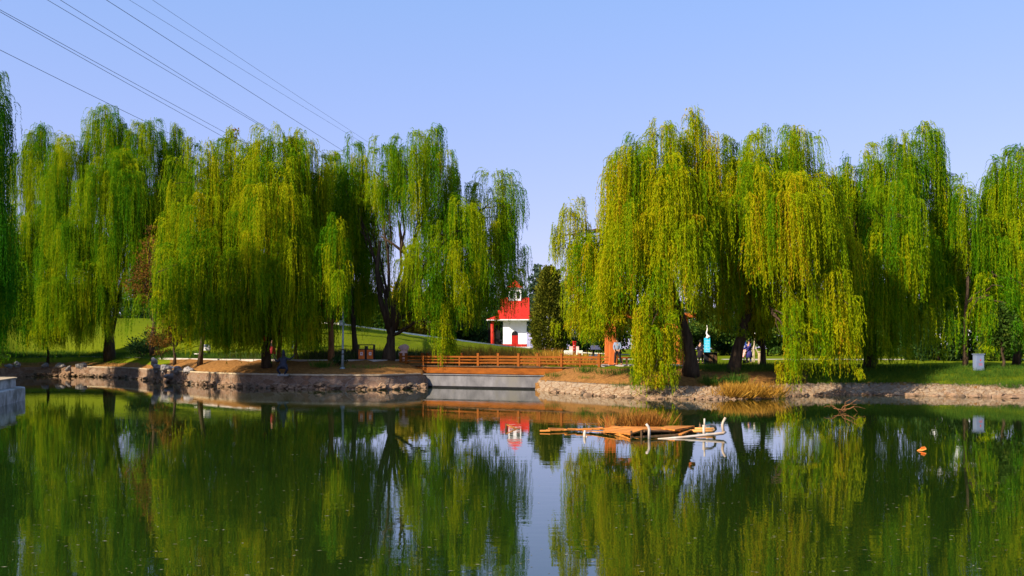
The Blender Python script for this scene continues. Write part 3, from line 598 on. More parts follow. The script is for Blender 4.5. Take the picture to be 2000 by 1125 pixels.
def shrub(seed, label, px, Y, w_, h_, mat_, n=900, ls=.13):
    rg = np.random.default_rng(seed); loc = gp(px, Y, -.05); t = thing('shrub', label, 'shrub', loc); mb = MB()
    lobes = []
    for i in range(7):
        an = rg.uniform(0, 6.28); e = Vector((math.cos(an) * w_ * .33, math.sin(an) * w_ * .33, h_ * rg.uniform(.35, .85))); mb.tube(wavy((0, 0, 0), e, 3, .03, rg), [.03, .022, .016, .008], 5); lobes.append((e.x, e.y, e.z, w_ * .26, h_ * .2))
    mb.build('stem', M['bark'], t); o = crown_mesh(rg, t, mat_, lobes, n, ls); o.name = 'foliage'; return t
shrub(130, 'dark leafy shrub on the bank left of the bronze leaved tree', 279, 84, 2.2, 2.6, M['leaf_dark'], 1500, .17)
shrub(131, 'brownish shrub at the foot of the bronze leaved tree', 316, 79, 1.8, 3.0, M['leaf_bronze'], 1000, .15)
shrub(132, 'small dark bush at the base of the grey lamp pole', 664, 62.8, .6, .75, M['leaf_dark'], 300, .1)
# ------------------------------------------------------------------ grass, reeds
def blades(name, label_kind, mat_, spots, seed):
    """spots: (x, y, z, height, spread, count, lean)"""
    rg = np.random.default_rng(seed); PP = []; DD = []; LL = []; TT = []
    for (x, y, z, hgt, sp, c, ln) in spots:
        d = rg.normal(0, 1, (c, 2)); PP.append(np.stack([x + d[:, 0] * sp * .5, y + d[:, 1] * sp * .5, np.full(c, z - .03)], 1))
        DD.append(np.stack([d[:, 0] * .3 * ln + rg.normal(0, .25, c) * ln, d[:, 1] * .3 * ln + rg.normal(0, .25, c) * ln, np.ones(c)], 1)); LL.append(hgt * rg.uniform(.45, 1.1, c)); TT.append(np.clip(rg.uniform(0, .5) + .5 * rg.uniform(0, 1, c), 0, 1))
    PP, DD, LL, TT = map(np.concatenate, (PP, DD, LL, TT))
    V, Qd, tn = leaf_cards(rg, PP, DD, LL, np.clip(LL * .02, .005, .02), TT)
    return np_mesh(name, V, Qd, mat_, None, {'tint': tn})
rg = np.random.default_rng(77)
def band(px0, px1, s0, s1, n, h, sp, c, ln=1.0, absY=False):
    out = []
    for _ in range(n):
        px = rg.uniform(px0, px1); Y = (0 if absY else float(yb(px))) + rg.uniform(s0, s1); p = gp(px, Y); out.append((p.x, p.y, p.z, h * rg.uniform(.6, 1.25), sp, c, ln))
    return out
sp = band(-40, 330, 5, 10.5, 900, .5, .7, 26) + band(330, 780, 8, 11, 700, .5, .6, 24) + band(-40, 250, 1.2, 5, 260, .3, .6, 18)
sp += band(1590, 2250, 1.5, 5.4, 1500, .34, .6, 26) + band(1360, 1600, 4.2, 7, 500, .42, .6, 26) + band(1520, 1640, 2, 5, 220, .3, .5, 20)
g = blades('grass', 0, M['grass'], sp, 3); tag(g, 'dark green grass and weeds growing along both pond banks', 'grass', kind='stuff')
g = blades('weeds', 0, M['weed'], band(600, 840, 7.6, 11, 420, .8, .7, 22) + band(440, 560, 8, 10.5, 120, .5, .6, 20), 4); tag(g, 'grey green and purplish weeds along the path behind the bins', 'weeds', kind='stuff')
sp2 = []
for _ in range(1500):
    px = rg.uniform(600, 1130); Y = rg.uniform(float(yb(px)) + 14, float(np.interp(px, CREST[:, 0], CREST[:, 1])) - 1); p = gp(px, Y); sp2.append((p.x, p.y, p.z, .16 * rg.uniform(.5, 1.6), 1.1, 14, 1.6))
for _ in range(700):
    px = rg.uniform(-40, 480); Y = rg.uniform(float(yb(px)) + 11, float(np.interp(px, CREST[:, 0], CREST[:, 1])) - 1); p = gp(px, Y); sp2.append((p.x, p.y, p.z, .16 * rg.uniform(.5, 1.6), 1.1, 14, 1.6))
g = blades('grass', 0, M['weed'], sp2, 12); tag(g, 'uneven longer tufts and seed heads scattered over the sloping lawn', 'grass', kind='stuff')
g = blades('dry_reeds', 0, M['dry'], band(850, 1045, 7.0, 12, 800, 2.15, .7, 24) + band(1045, 1090, 6.5, 12, 150, 1.1, .7, 22) + band(1085, 1150, 7, 10, 60, .9, .5, 18), 6); tag(g, 'golden dry reeds growing behind the wooden bridge railing', 'reeds', kind='stuff')
def tuft(label, px, s, h, spd, c, mat_, seed, name='grass_tuft', ln=1.0, cat='grass tuft'):
    p = gp(px, float(yb(px)) + s); 
    o = blades(name, 0, mat_, [(rg.normal(0, spd * .4), rg.normal(0, spd * .25), 0, h, spd * .6, c // 5, ln) for _ in range(5)], seed); o.location = p
    return tag(o, label, cat, 'grass tufts on the right bank')
tuft('long green tuft lying on the orange slope below the shelter column', 1195, 3.4, .55, 1.6, 500, M['grass'], 201)
tuft('small green tuft at the bridge end beside the low rail', 1143, 3.8, .55, .7, 220, M['grass'], 202)
tuft('green tuft beneath the bridge beam at the stone bank', 1090, 2.6, .45, .8, 220, M['grass'], 203)
tuft('small tuft growing from the top of the sloping stone paving', 1216, 1.5, .4, .6, 180, M['grass'], 204)
tuft('upright green tuft below the leaning willow trunk', 1388, 1.9, .75, .5, 260, M['grass'], 205)
tuft('spiky green tuft at the foot of the leaning willow above the golden reeds', 1431, 2.0, .8, .7, 300, M['grass'], 206)
tuft('dark low tuft on the slope left of the willow curtain', 1153, 2.6, .3, .6, 160, M['grass'], 207)
tuft('dark tuft on the left bank between the statue and the lamp pole', 631, 3.0, .7, .7, 260, M['grass'], 208)
tuft('low wide dark tuft around the lamp pole foot', 690, 2.8, .4, 2.2, 420, M['grass'], 209)
tuft('little tuft sprouting out of the sloping left wall stones', 733, .2, .4, .4, 120, M['grass'], 210)
tuft('small bright tuft on the stones at the right edge', 1975, 1.3, .6, .6, 200, M['grass'], 211)
o = blades('reed_clump', 0, M['dry'], [(rg.normal(0, .75), rg.normal(0, .3), -.1 + .25 * abs(rg.normal(0, .5)), .85, .5, 50, 1.6) for _ in range(60)], 220)
o.location = gp(1452, float(yb(1452)) + .2); o.location.z = .12; tag(o, 'golden dry reed clump spilling into the water under the leaning willow', 'reed clump')
o = blades('reed_clump', 0, M['reed_brown'], [(rg.normal(0, .42), rg.normal(0, .18), 0, .62, .35, 34, 1.2) for _ in range(44)], 221)
o.location = P(1250, 834, 30.0); o.location.z = .05; tag(o, 'brown dry reed clump growing behind the wrecked raft', 'reed clump')
# the roots and twigs along the right water edge
mb = MB(); rgb = np.random.default_rng(8)
for i in range(90):
    px = rgb.uniform(1190, 1420); b_ = float(yb(px)); p = gp(px, b_ + rgb.uniform(-.25, .9)); p.z = max(.05, p.z + .1 + .05 * rgb.uniform(0, 1)); q = p + Vector((rgb.normal(0, .5), rgb.normal(-.1, .15), rgb.normal(-.02, .08))); q.z = max(q.z, .02)
    mb.tube(wavy(p, q, 3, .06, rgb), [.022, .018, .014, .008], 4)
tag(mb.build('undergrowth', mat('pale_root', (.34, .22, .11), .9, 5, .4, .3)), 'tangle of pale roots and twigs at the foot of the right bank', 'roots', kind='stuff')

# ------------------------------------------------------------------ footbridge
a = Vector(((783 - CX) * 65.2 / F, 65.2)); b = Vector(((1177 - CX) * 57 / F, 57)); d = b - a; L = d.length; ang = math.atan2(d.y, d.x)
t = thing('footbridge', 'orange stained wooden footbridge with open rail fence crossing above the dam', 'bridge', (a.x, a.y, 1.42), ang)
mb = MB()
for i in range(int(L / .16)): mb.box((.08 + i * .16, 1.2, -.04 + .004 * (i % 3)), (.148, 2.5, .05))
mb.build('deck', M['wood_dark'], t)
for y in (-.06, 2.46):
    MB().box((L * .41, y, -.30), (L * .83, .1, .40)).build('beam', M['wood'], t, bevel=.012)
    MB().box((L * .5, y, -.012), (L, .16, .07)).build('edge_board', M['wood_dark'], t)
    xs = [(px - 783) / (1177 - 783) for px in (784, 796, 872, 948, 1027, 1106, 1172)]
    for u in xs: MB().box((u * L, y, .40), (.17, .15, .86)).box((u * L, y, .85), (.2, .18, .05)).build('post', M['wood'], t, bevel=.012)
    for u0, u1 in zip(xs[1:-1], xs[2:]): MB().box(((u0 + u1) / 2 * L, y, .32), (.11, .09, .62)).build('short_post', M['wood'], t)
    for z, hh in ((.63, .11), (.43, .07), (.23, .09)):
        MB().box((L * .5, y - .002, z), (L * .99, .065, hh)).build('rail', M['wood'], t)
# ------------------------------------------------------------------ shelter with bench and people
sh = P(1262, 712, 58.2); zs = 1.58
t = thing('wooden_shelter', 'orange columned open shelter with bench seats half hidden behind the bright willow', 'shelter', (sh.x, sh.y, zs))
s0 = 58.2 / F
x0, x1 = (1196 - 1262) * s0, (1336 - 1262) * s0
MB().box(((x0 + x1) / 2, 1.3, -.12), (x1 - x0 + 1.6, 3.6, .22)).build('floor_slab', M['path'], t, bevel=.02)
for x in (x0, x1):
    for y in (0, 2.6): MB().box((x, y, 1.5), (.42, .42, 3.0)).box((x, y, .06), (.5, .5, .12)).build('column', M['column'], t, bevel=.02)
for y in (0, 2.6):
    MB().box(((x0 + x1) / 2, y, 3.12), (x1 - x0 + 1.4, .2, .24)).build('beam', M['column'], t)
    MB().box(((x0 + x1) / 2, y, .44), (x1 - x0 - .5, .42, .07)).build('bench_seat', M['wood'], t)
    for k in (.2, .5, .8): MB().box((x0 + (x1 - x0) * k, y, .2), (.1, .3, .4)).build('bench_leg', M['wood_dark'], t)
mb = MB()
for k in range(9): mb.box((x0 - .4 + (x1 - x0 + .8) * k / 8, 1.3, 3.31), (.12, 4.2, .14))
mb.build('rafter', M['wood_dark'], t)

def skin(name, verts, edges, radii, material, parent, root=0, sub=1):
    me = bpy.data.meshes.new(name); me.from_pydata([tuple(v) for v in verts], edges, []); me.update(); me.materials.append(material)
    o = bpy.data.objects.new(name, me); COL.objects.link(o); o.parent = parent
    o.modifiers.new('skin', 'SKIN'); o.modifiers['skin'].use_smooth_shade = True
    if not me.skin_vertices: me.attributes.new
    sv = me.skin_vertices[0].data
    for i, r in enumerate(radii): sv[i].radius = (r, r) if not isinstance(r, tuple) else r; sv[i].use_root = (i == root)
    sb = o.modifiers.new('sub', 'SUBSURF'); sb.levels = sub; sb.render_levels = sub
    return o
def person(label, loc, rz, h, top, bottom, hands=None, stride=.1, feet=None, dress=False, hat=None, shoe='black', bend=0.0, name='person', body='skin', skirt=None):
    """faces -y; hands: two wrist positions; measured for a 1.7 m figure and scaled"""
    t = thing(name, label, 'person' if name == 'person' else 'statue', loc, rz); t.scale = (h / 1.7,) * 3
    fw = -bend
    hip = Vector((0, 0, .92)); che = Vector((0, fw * .5, 1.24)); nk = Vector((0, fw * .85, 1.44)); hd = Vector((0, fw * 1.05, 1.60))
    hands = hands or ((-.26, -.05, .82), (.26, -.05, .82)); feet = feet or ((-.1 - stride * .3, -stride), (.1 + stride * .3, stride))
    V = [hip, (0, fw * .2, 1.08), che, nk, (0, fw * .95, 1.50), hd, (0, fw * 1.1, 1.68)]; E = [(0, 1), (1, 2), (2, 3), (3, 4), (4, 5), (5, 6)]; Rr = [(.15, .11), (.13, .095), (.165, .11), .065, .055, (.078, .095), (.06, .075)]
    arms = []; legs = []
    for sgn, w_ in ((-1, hands[0]), (1, hands[1])):
        sh_ = Vector((sgn * .175, fw * .75, 1.38)); w_ = Vector(w_); el = (sh_ + w_) / 2 + Vector((sgn * .07, .06, -.02)); b0 = len(V)
        V += [sh_, el, w_]; E += [(2, b0), (b0, b0 + 1), (b0 + 1, b0 + 2)]; Rr += [.062, .043, .03]; arms.append((sh_, el, w_))
        dr = (w_ - el).normalized(); pal = w_ + dr * .075; V.append(pal); E.append((b0 + 2, b0 + 3)); Rr.append((.036, .013))
        side = Vector((0, 1, 0)) if abs(dr.y) < .7 else Vector((1, 0, 0))
        for k, ln in enumerate((.07, .082, .076, .058)):
            i0 = len(V); base = pal + side * (.018 * (k - 1.5)); V += [base + dr * ln * .55, base + dr * ln + Vector((0, -.015, -.008))]; E += [(b0 + 3, i0), (i0, i0 + 1)]; Rr += [.009, .008]
        i0 = len(V); V += [w_ + dr * .05 - side * .045]; E.append((b0 + 2, i0)); Rr.append(.010)
    for sgn, ft in ((-1, feet[0]), (1, feet[1])):
        hj = Vector((sgn * .095, 0, .86)); an = Vector((ft[0], ft[1], .09)); kn = (hj + an) / 2 + Vector((0, -.05, .02)); to = an + Vector((sgn * .03, -.17, -.055)); b0 = len(V)
        V += [hj, kn, an, to]; E += [(0, b0), (b0, b0 + 1), (b0 + 1, b0 + 2), (b0 + 2, b0 + 3)]; Rr += [.088, .056, .042, .03]; legs.append((hj, kn, an, to))
    skin('body', V, E, Rr, M[body], t)
    if name == 'person':
        MB().ball((0, hd.y - .098, hd.z - .01), .016, 6, 5, (1, 1.2, 1.5)).build('nose', M[body], t, smooth=True)
        MB().ball((0, hd.y - .088, hd.z - .045), .02, 6, 5, (1, .5, .3)).build('mouth', M['red_dark'], t, smooth=True)
        for sgn in (-1, 1):
            MB().ball((sgn * .08, hd.y + .01, hd.z), .022, 6, 5, (.5, 1, 1.5)).build('ear', M[body], t, smooth=True)
            MB().ball((sgn * .032, hd.y - .088, hd.z + .022), .011, 6, 5).build('eye', M['hair'], t)
        MB().ball((0, hd.y + .022, hd.z + .045), .108, 12, 8, (.92, 1.05, 1.0)).build('hair', M['hair'], t, smooth=True)
    if top is not None:
        tv = [hip + Vector((0, 0, -.02)), (0, fw * .2, 1.08), che, nk + Vector((0, 0, -.04))]; te = [(0, 1), (1, 2), (2, 3)]; tr = [(.165, .125), (.15, .112), (.185, .128), .085]
        for (a_, b_, c_) in arms: i0 = len(tv); tv += [a_, b_, b_.lerp(c_, .85)]; te += [(2, i0), (i0, i0 + 1), (i0 + 1, i0 + 2)]; tr += [.08, .06, .05]
        skin('top', tv, te, tr, top, t)
    if bottom is not None:
        bv = [Vector((0, 0, .95)), Vector((0, 0, .88))]; be = [(0, 1)]; br = [(.165, .125), (.17, .13)]
        for (a_, b_, c_, d_) in legs: i0 = len(bv); bv += [a_, b_, b_.lerp(c_, .95)]; be += [(1, i0), (i0, i0 + 1), (i0 + 1, i0 + 2)]; br += [.105, .076, .06]
        skin('trousers', bv, be, br, bottom, t)
    if skirt is not None: MB().tube([(0, 0, 1.0), (0, 0, .8), (0, 0, .45)], [.16, .2, .27], 14).build('skirt', skirt, t, smooth=True)
    if name == 'person':
        for (a_, b_, c_, d_) in legs: MB().tube([c_ + Vector((0, .06, -.045)), c_ + Vector((0, -.02, -.03)), d_ + Vector((0, -.02, .01))], [.045, .052, .04], 8).build('shoe', cloth('shoe_leather', (.28, .09, .06)) if shoe == 'red' else M['black'], t, smooth=True)
    return t
pp = P(1206, 711, 57.2)
person('person in blue grey shirt and black trousers standing legs apart at the shelter bench', (pp.x, pp.y, 1.57), R(-15), 1.68, cloth('blue_grey_shirt', (.19, .25, .36)), cloth('black_trousers', (.015, .014, .02)), hands=((-.14, -.22, .92), (.16, -.24, .94)), feet=((-.16, -.05), (.24, .05)), shoe='red', bend=.08)
pp = gp(532, 68.5)
person('person in black coat and red skirt standing behind the thick willow trunk', pp, R(160), 1.7, cloth('black_coat', (.015, .013, .013)), cloth('black_leggings', (.012, .012, .014)), skirt=cloth('dark_red_skirt', (.22, .02, .025)), stride=.12)
pp = gp(576, 74)
person('person in green top and blue trousers walking by a slim reddish trunk', pp, R(-70), 1.65, cloth('green_top', (.05, .42, .16)), cloth('blue_trousers', (.06, .15, .42)), stride=.2)
pp = gp(1368, 66)
person('person in long black coat standing left of the cyan banner', pp, R(120), 1.68, cloth('long_black_coat', (.016, .012, .02)), cloth('black_slacks', (.014, .012, .012)), skirt=cloth('coat_tail', (.016, .012, .02)), stride=.08)
pp = gp(1463, 67)
person('person in dark blue robe pushing the pink pushchair', pp, R(-70), 1.72, cloth('dark_blue_robe', (.035, .03, .16)), cloth('navy_trousers', (.02, .02, .08)), hands=((-.12, -.42, 1.0), (.12, -.42, 1.0)), skirt=cloth('robe_skirt', (.035, .03, .16)), stride=.1)
# pushchair
pp = gp(1449, 67); t = thing('pushchair', 'pink pushchair with dark wheels in front of the person in a blue robe', 'pushchair', pp, R(-70))
mb = MB(); mb.tube([(-.2, -.35, .25), (-.2, .1, .55), (-.2, .42, 1.0)], .018, 6).tube([(.2, -.35, .25), (.2, .1, .55), (.2, .42, 1.0)], .018, 6).tube([(-.2, .42, 1.0), (.2, .42, 1.0)], .018, 6).tube([(-.2, .35, .15), (-.2, -.05, .45)], .018, 6).tube([(.2, .35, .15), (.2, -.05, .45)], .018, 6); mb.build('frame', M['black'], t)
MB().add([(-.2, -.35, .42), (.2, -.35, .42), (.2, .05, .42), (-.2, .05, .42), (-.2, .28, .95), (.2, .28, .95), (-.2, .22, 1.0), (.2, .22, 1.0), (-.2, -.02, .5), (.2, -.02, .5), (-.2, -.35, .5), (.2, -.35, .5)], [(0, 1, 2, 3), (3, 2, 5, 4), (4, 5, 7, 6), (6, 7, 9, 8), (8, 9, 11, 10), (10, 11, 1, 0), (0, 3, 8, 10), (3, 4, 6, 8), (1, 11, 9, 2), (2, 9, 7, 5)]).build('seat', cloth('pink_fabric', (.72, .36, .33)), t)
for x in (-.22, .22):
    for y in (-.35, .35): MB().tube([(x - .02, y, .13), (x + .02, y, .13)], .13, 14).build('wheel', M['black'], t)
# bronze statue on the wall
pp = P(553, 731, 59.7); pp.z = .95
t = thing('statue', 'dark bronze squatting figure with pointed topknot and bent raised arms on the wall', 'statue', pp)
V = [(0, 0, .42), (0, 0, .75), (.02, -.02, 1.0), (.03, -.02, 1.14), (.04, -.03, 1.3), (.03, -.02, 1.45), (.0, 0, 1.62),
     (-.2, 0, 1.0), (-.36, -.04, .80), (-.52, -.08, .98), (-.56, -.1, 1.08), (.24, 0, 1.02), (.44, -.04, .96), (.66, -.06, 1.12), (.72, -.07, 1.2),
     (-.22, -.12, .46), (-.34, -.22, .32), (-.16, -.12, .04), (-.2, -.28, .02), (.22, -.12, .46), (.32, -.22, .32), (.14, -.12, .04), (.18, -.28, .02)]
E = [(0, 1), (1, 2), (2, 3), (3, 4), (4, 5), (5, 6), (2, 7), (7, 8), (8, 9), (9, 10), (2, 11), (11, 12), (12, 13), (13, 14), (0, 15), (15, 16), (16, 17), (17, 18), (0, 19), (19, 20), (20, 21), (21, 22)]
Rr = [(.26, .2), (.22, .17), (.2, .15), .075, (.13, .14), (.09, .09), .03, .085, .06, .05, .045, .085, .06, .05, .045, .13, .1, .07, .05, .13, .1, .07, .05]
skin('body', V, E, Rr, M['bronze'], t)
mb = MB()
for c, dx in (((-.57, -.1, 1.12), -1), ((.74, -.07, 1.23), 1)):
    for k in range(4): mb.tube([c, (c[0] + dx * .02 + .02 * (k - 1.5), c[1] - .01, c[2] + .05), (c[0] + .028 * (k - 1.5), c[1] - .03, c[2] + .09 + .01 * (k % 3))], [.012, .011, .008], 5)
    mb.tube([c, (c[0] - dx * .06, c[1] - .02, c[2] + .03)], [.013, .01], 5)
mb.build('hand', M['bronze'], t)
MB().ball((.04, -.15, 1.3), .03, 6, 5).ball((-.01, -.15, 1.34), .018, 6, 5).ball((.09, -.15, 1.34), .018, 6, 5).build('face', M['bronze'], t)
MB().box((0, -.05, -.06), (.62, .5, .12)).build('plinth', M['concrete'], t, bevel=.02)
# ------------------------------------------------------------------ bank furniture
pp = gp(715.5, 65.6); t = thing('litter_bin', 'double litter bin with orange slatted fronts in a black frame by the path', 'litter bin', pp, R(-3))
mb = MB(); mb.box((0, 0, 1.13), (1.2, .5, .07)).box((0, 0, .05), (1.16, .46, .1)).box((0, 0, .56), (.16, .44, .98))
for x in (-.56, .56): mb.box((x, -.19, .58), (.07, .07, 1.05)).box((x, .19, .58), (.07, .07, 1.05))
mb.box((0, .0, .8), (1.14, .44, .05)); mb.build('frame', M['black'], t, bevel=.01)
for x in (-.31, .31):
    mb = MB()
    for k in range(7): mb.box((x - .195 + .065 * k, -.19, .45), (.058, .05, .66))
    mb.box((x, .02, .45), (.44, .34, .64)); pn = mb.build('bin_panel', M['bin_wood'], t)
    MB().box((x + .01, -.219, .50), (.17, .004, .22)).build('sticker', M['sticker'], pn)
    MB().box((x + .01, -.223, .53), (.07, .003, .07), 0, .5).box((x + .01, -.223, .435), (.11, .003, .02)).build('recycling_mark', M['mark_red'], pn)
pp = gp(669, 61.6); t = thing('lamp_pole', 'slim grey blue pole with a small box fixed high, standing right of the reddish trunk', 'pole', pp)
MB().tube([(0, 0, 0), (0.02, 0, 1.3), (0.03, 0, 3.0), (.04, 0, 4.2)], [.095, .07, .058, .045], 12).build('pole', M['pole'], t, smooth=True)
MB().tube([(0, 0, 0), (0, 0, .12)], [.2, .13], 12).build('base', M['pole'], t)
for z in (.95, 1.25): MB().tube([(.02, 0, z), (.02, 0, z + .06)], .092, 12).build('band', M['black'], t)
MB().box((-.06, -.02, 3.05), (.34, .24, .34)).build('control_box', M['pole'], t, bevel=.02)
MB().tube([(-.14, -.05, 2.88), (-.15, -.05, 2.2)], .02, 6).build('cable', M['black'], t)
pp = gp(788, 66.5); t = thing('boulder', 'reddish white boulder with rough top at the left end of the wooden bridge', 'boulder', pp)
def rock(mb, c, r, rg_, sc):
    b0 = len(mb.v); mb.ball(c, r, 12, 9, sc)
    for i in range(b0, len(mb.v)):
        v = Vector(mb.v[i]); d_ = v - Vector(c); k = 1 + .16 * math.sin(d_.x * 9 / r * .4 + c[0] * 7) + .14 * math.sin(d_.z * 8 / r * .5 + d_.y * 6 / r * .4 + c[1] * 5) + rg_.normal(0, .07)
        mb.v[i] = tuple(Vector(c) + d_ * k)
rgk = np.random.default_rng(14)
mb = MB(); rock(mb, (0, 0, .9), .42, rgk, (.9, .6, .62)); rock(mb, (-.05, 0, .4), .38, rgk, (.8, .7, 1.1)); mb.build('stone', M['pink_stone'], t, smooth=True)
def one_rock(label, px, s, r, sc, z=None, grp='pale boulders on the left bank'):
    b_ = float(yb(px)); p = gp(px, b_ + s); mb = MB(); r *= .85; rock(mb, (0, 0, 0), r, rgk, sc); o = mb.build('boulder', M['rock'], smooth=False); o.location = p; o.location.z = (p.z + r * sc[2] * .55) if z is None else z
    o.rotation_euler = (0, 0, rgk.uniform(0, 6)); return tag(o, label, 'boulder', grp)
one_rock('topmost pale boulder standing highest on the left wall pile', 301, .55, .42, (.9, .7, 1.0), 1.5)
one_rock('grey boulder below the topmost one at the left of the wall pile', 308, .2, .5, (1, .7, .8), 1.0)
one_rock('rounded pale boulder in the middle of the wall pile', 325, .15, .5, (1.2, .7, .75), 1.0)
one_rock('dark cornered boulder right of the middle of the wall pile', 346, .15, .52, (1.25, .7, .7), .95)
one_rock('smallest boulder at the right end of the wall pile', 368, .15, .42, (1.3, .8, .75), .95)
one_rock('low broken boulder at the water under the wall pile', 336, -.1, .45, (1.5, .7, .6), .45)
one_rock('brightest pale boulder on the shaded bank beside the platform', 32, .6, .5, (1, .7, .75), 1.05, 'boulders on the shaded bank')
one_rock('dull low boulder just left of the brightest boulder on the shaded bank', 16, .5, .42, (1.1, .7, .6), .95, 'boulders on the shaded bank')
one_rock('brown boulder on the wall line under the slim dark sapling', 88, .3, .5, (1.2, .7, .7), .9, 'boulders on the shaded bank')
one_rock('squat brown boulder right of the slim dark sapling', 118, .3, .55, (1.2, .7, .6), .9, 'boulders on the shaded bank')
one_rock('orange stained boulder at the water where the coping begins', 134, .0, .45, (.9, .7, 1.0), .6, 'boulders on the shaded bank')
one_rock('dark boulder half hidden under willow strands left of the coping', 160, .3, .5, (1.3, .8, .7), .95, 'boulders on the shaded bank')
pp = gp(400, 76); t = thing('notice_board', 'small pale notice board on a dark base behind the slender trunk', 'notice board', pp)
MB().box((.1, 0, .72), (.75, .08, .5)).build('panel', M['sticker'], t, bevel=.01); MB().box((-.2, 0, .25), (.08, .08, .5)).box((.38, 0, .25), (.08, .08, .5)).build('post', M['wood_dark'], t); MB().box((-.35, -.1, .2), (.9, .3, .08)).build('shelf', M['sticker'], t)
pp = P(517, 661, 63.2); t = thing('red_lantern', 'small red oval lantern hanging beside the thick dark willow trunk', 'lantern', pp)
MB().ball((0, 0, 0), .2, 12, 9, (.75, .75, 1.25)).build('shade', M['red'], t, smooth=True); MB().tube([(0, 0, .22), (0, 0, .3)], .07, 8).tube([(0, 0, -.3), (0, 0, -.22)], .06, 8).build('cap', M['wood_dark'], t); MB().tube([(0, 0, .3), (.0, 0, 1.3)], .012, 5).build('string', M['black'], t)
# right side park things
pp = gp(1120, 112); s_ = 112 / F; t = thing('stone_bench', 'pink and cream stone block seat with a raised back on the far lawn', 'seat', pp)
MB().box((0, 0, .28), (2.2, .9, .56)).build('seat', M['kerb'], t, bevel=.03); MB().box((.1, .25, .8), (1.15, .35, .52)).build('backrest', M['pink_stone'], t, bevel=.02)
pp = gp(1122, 84); t = thing('post', 'dark red wooden post with pale notches behind the right bridge railing', 'post', pp)
MB().box((0, 0, .75), (.24, .24, 1.5), .3).build('shaft', M['red_dark'], t, bevel=.02); MB().box((0, 0, 1.56), (.3, .3, .14), .3).build('cap', M['red_dark'], t, bevel=.02)
mb = MB()
for k in range(4): mb.box((-.05, -.15, .4 + .28 * k), (.05, .02, .07))
mb.build('notch', M['sticker'], t)
pp = gp(1160, 78); t = thing('information_stand', 'pink topped information stand with white boxes beneath, left of the shelter column', 'stand', pp)
mb = MB(); [mb.box((x, 0, .62), (.06, .06, 1.24)) for x in (-.55, .4)]; mb.build('leg', M['black'], t)
MB().sheet([(-.3, -.3, .95), (.55, -.3, .95), (.42, .2, 1.3), (-.25, .2, 1.3)], .05).build('board', M['pink_stone'], t)
MB().box((-.28, 0, .3), (.3, .3, .45)).build('box', M['sticker'], t); MB().box((.2, 0, .32), (.32, .3, .5)).build('box', M['sticker'], t); MB().tube([(-.05, 0, 0), (-.05, 0, 1.0)], .09, 8).build('pedestal', M['void'], t)
pp = gp(1381, 65); t = thing('banner_sign', 'bright cyan banner sign with white writing beside the black counter', 'sign', pp)
MB().box((0, 0, 1.18), (.42, .06, 1.35)).build('panel', M['cyan'], t); MB().box((-.08, -.01, .35), (.3, .05, .28)).build('lower_panel', mat('pale_cyan', (.25, .65, .75), .5, 3, .1, 0), t)
MB().box((-.19, .05, .5), (.04, .04, 1.0)).box((.19, .05, .5), (.04, .04, 1.0)).build('leg', M['black'], t)
mb = MB(); rgl = np.random.default_rng(3)
for k in range(9):
    for j in range(4): mb.box((-.14 + .09 * j, -.034, 1.68 - .11 * k), (.05 + .02 * rgl.uniform(-1, 1), .006, .03))
mb.box((0, -.034, 1.0 - .42), (.4, .006, .04)); mb.build('lettering', M['lettering'], t)
MB().tube([(.0, 0, 1.85), (.06, 0, 2.0), (-.04, 0, 2.2), (.03, 0, 2.5), (-.02, 0, 2.75)], [.11, .09, .05, .04, .02], 7).ball((.12, 0, 1.95), .09, 8, 6).build('ornament', M['sticker'], t)
pp = gp(1388, 64.2); t = thing('counter', 'black counter with panelled front beside the cyan banner', 'counter', pp)
MB().box((0, 0, .82), (.95, .6, .07)).build('top', M['black'], t, bevel=.01); MB().box((0, .04, .4), (.86, .5, .78)).build('body', M['void'], t); MB().box((-.02, -.22, .38), (.3, .03, .6)).box((.31, -.22, .38), (.17, .03, .6)).build('panel', M['wood_dark'], t)
pp = gp(1453, 72); t = thing('blue_sign', 'small dark blue sign with three white characters right of the leaning willow trunk', 'sign', pp)
MB().box((0, 0, 1.28), (.34, .05, .8)).build('panel', M['blue'], t); MB().tube([(0, .05, 0), (0, .05, 1.0)], .03, 8).build('post', M['black'], t)
mb = MB()
for k in range(3):
    z = 1.52 - .25 * k; mb.box((0, -.028, z + .06), (.16, .006, .025)).box((0, -.028, z), (.16, .006, .025)).box((0, -.028, z - .06), (.16, .006, .025)).box((0, -.031, z), (.03, .006, .15))
mb.build('lettering', M['lettering'], t)
pp = gp(1486, 66); t = thing('gate_pillar', 'short pale stone pillar beside the slender dark trunk', 'pillar', pp)
MB().box((0, 0, .42), (.34, .34, .85)).build('shaft', M['coping'], t, bevel=.02); MB().box((0, 0, .88), (.42, .42, .08)).build('cap', M['coping'], t, bevel=.015)
pp = gp(1473, 76); t = thing('tree_prop', 'three legged pale timber prop bracing a young park tree', 'tree prop', pp)
for an in (0, 2.1, 4.2): MB().tube([(math.cos(an) * .65, math.sin(an) * .65, 0), (0, 0, 1.45)], .04, 6).build('leg', M['coping'], t)
MB().tube([(0, 0, 0), (.02, 0, 2.3)], .05, 6).build('stake', M['coping'], t); MB().box((0, 0, 2.36), (.12, .12, .16)).build('cap', M['sticker'], t)
pp = gp(1911, 54.3); t = thing('electrical_cabinet', 'pale blue grey electrical cabinet with a red mark on the right grass bank', 'cabinet', pp)
MB().box((0, 0, .47), (.48, .40, .94)).build('body', M['cabinet'], t, bevel=.015); MB().box((0, 0, .965), (.56, .48, .05)).build('roof', M['cabinet'], t, bevel=.01); MB().box((.0, -.204, .47), (.40, .008, .78)).build('door', M['cabinet'], t, bevel=.003)
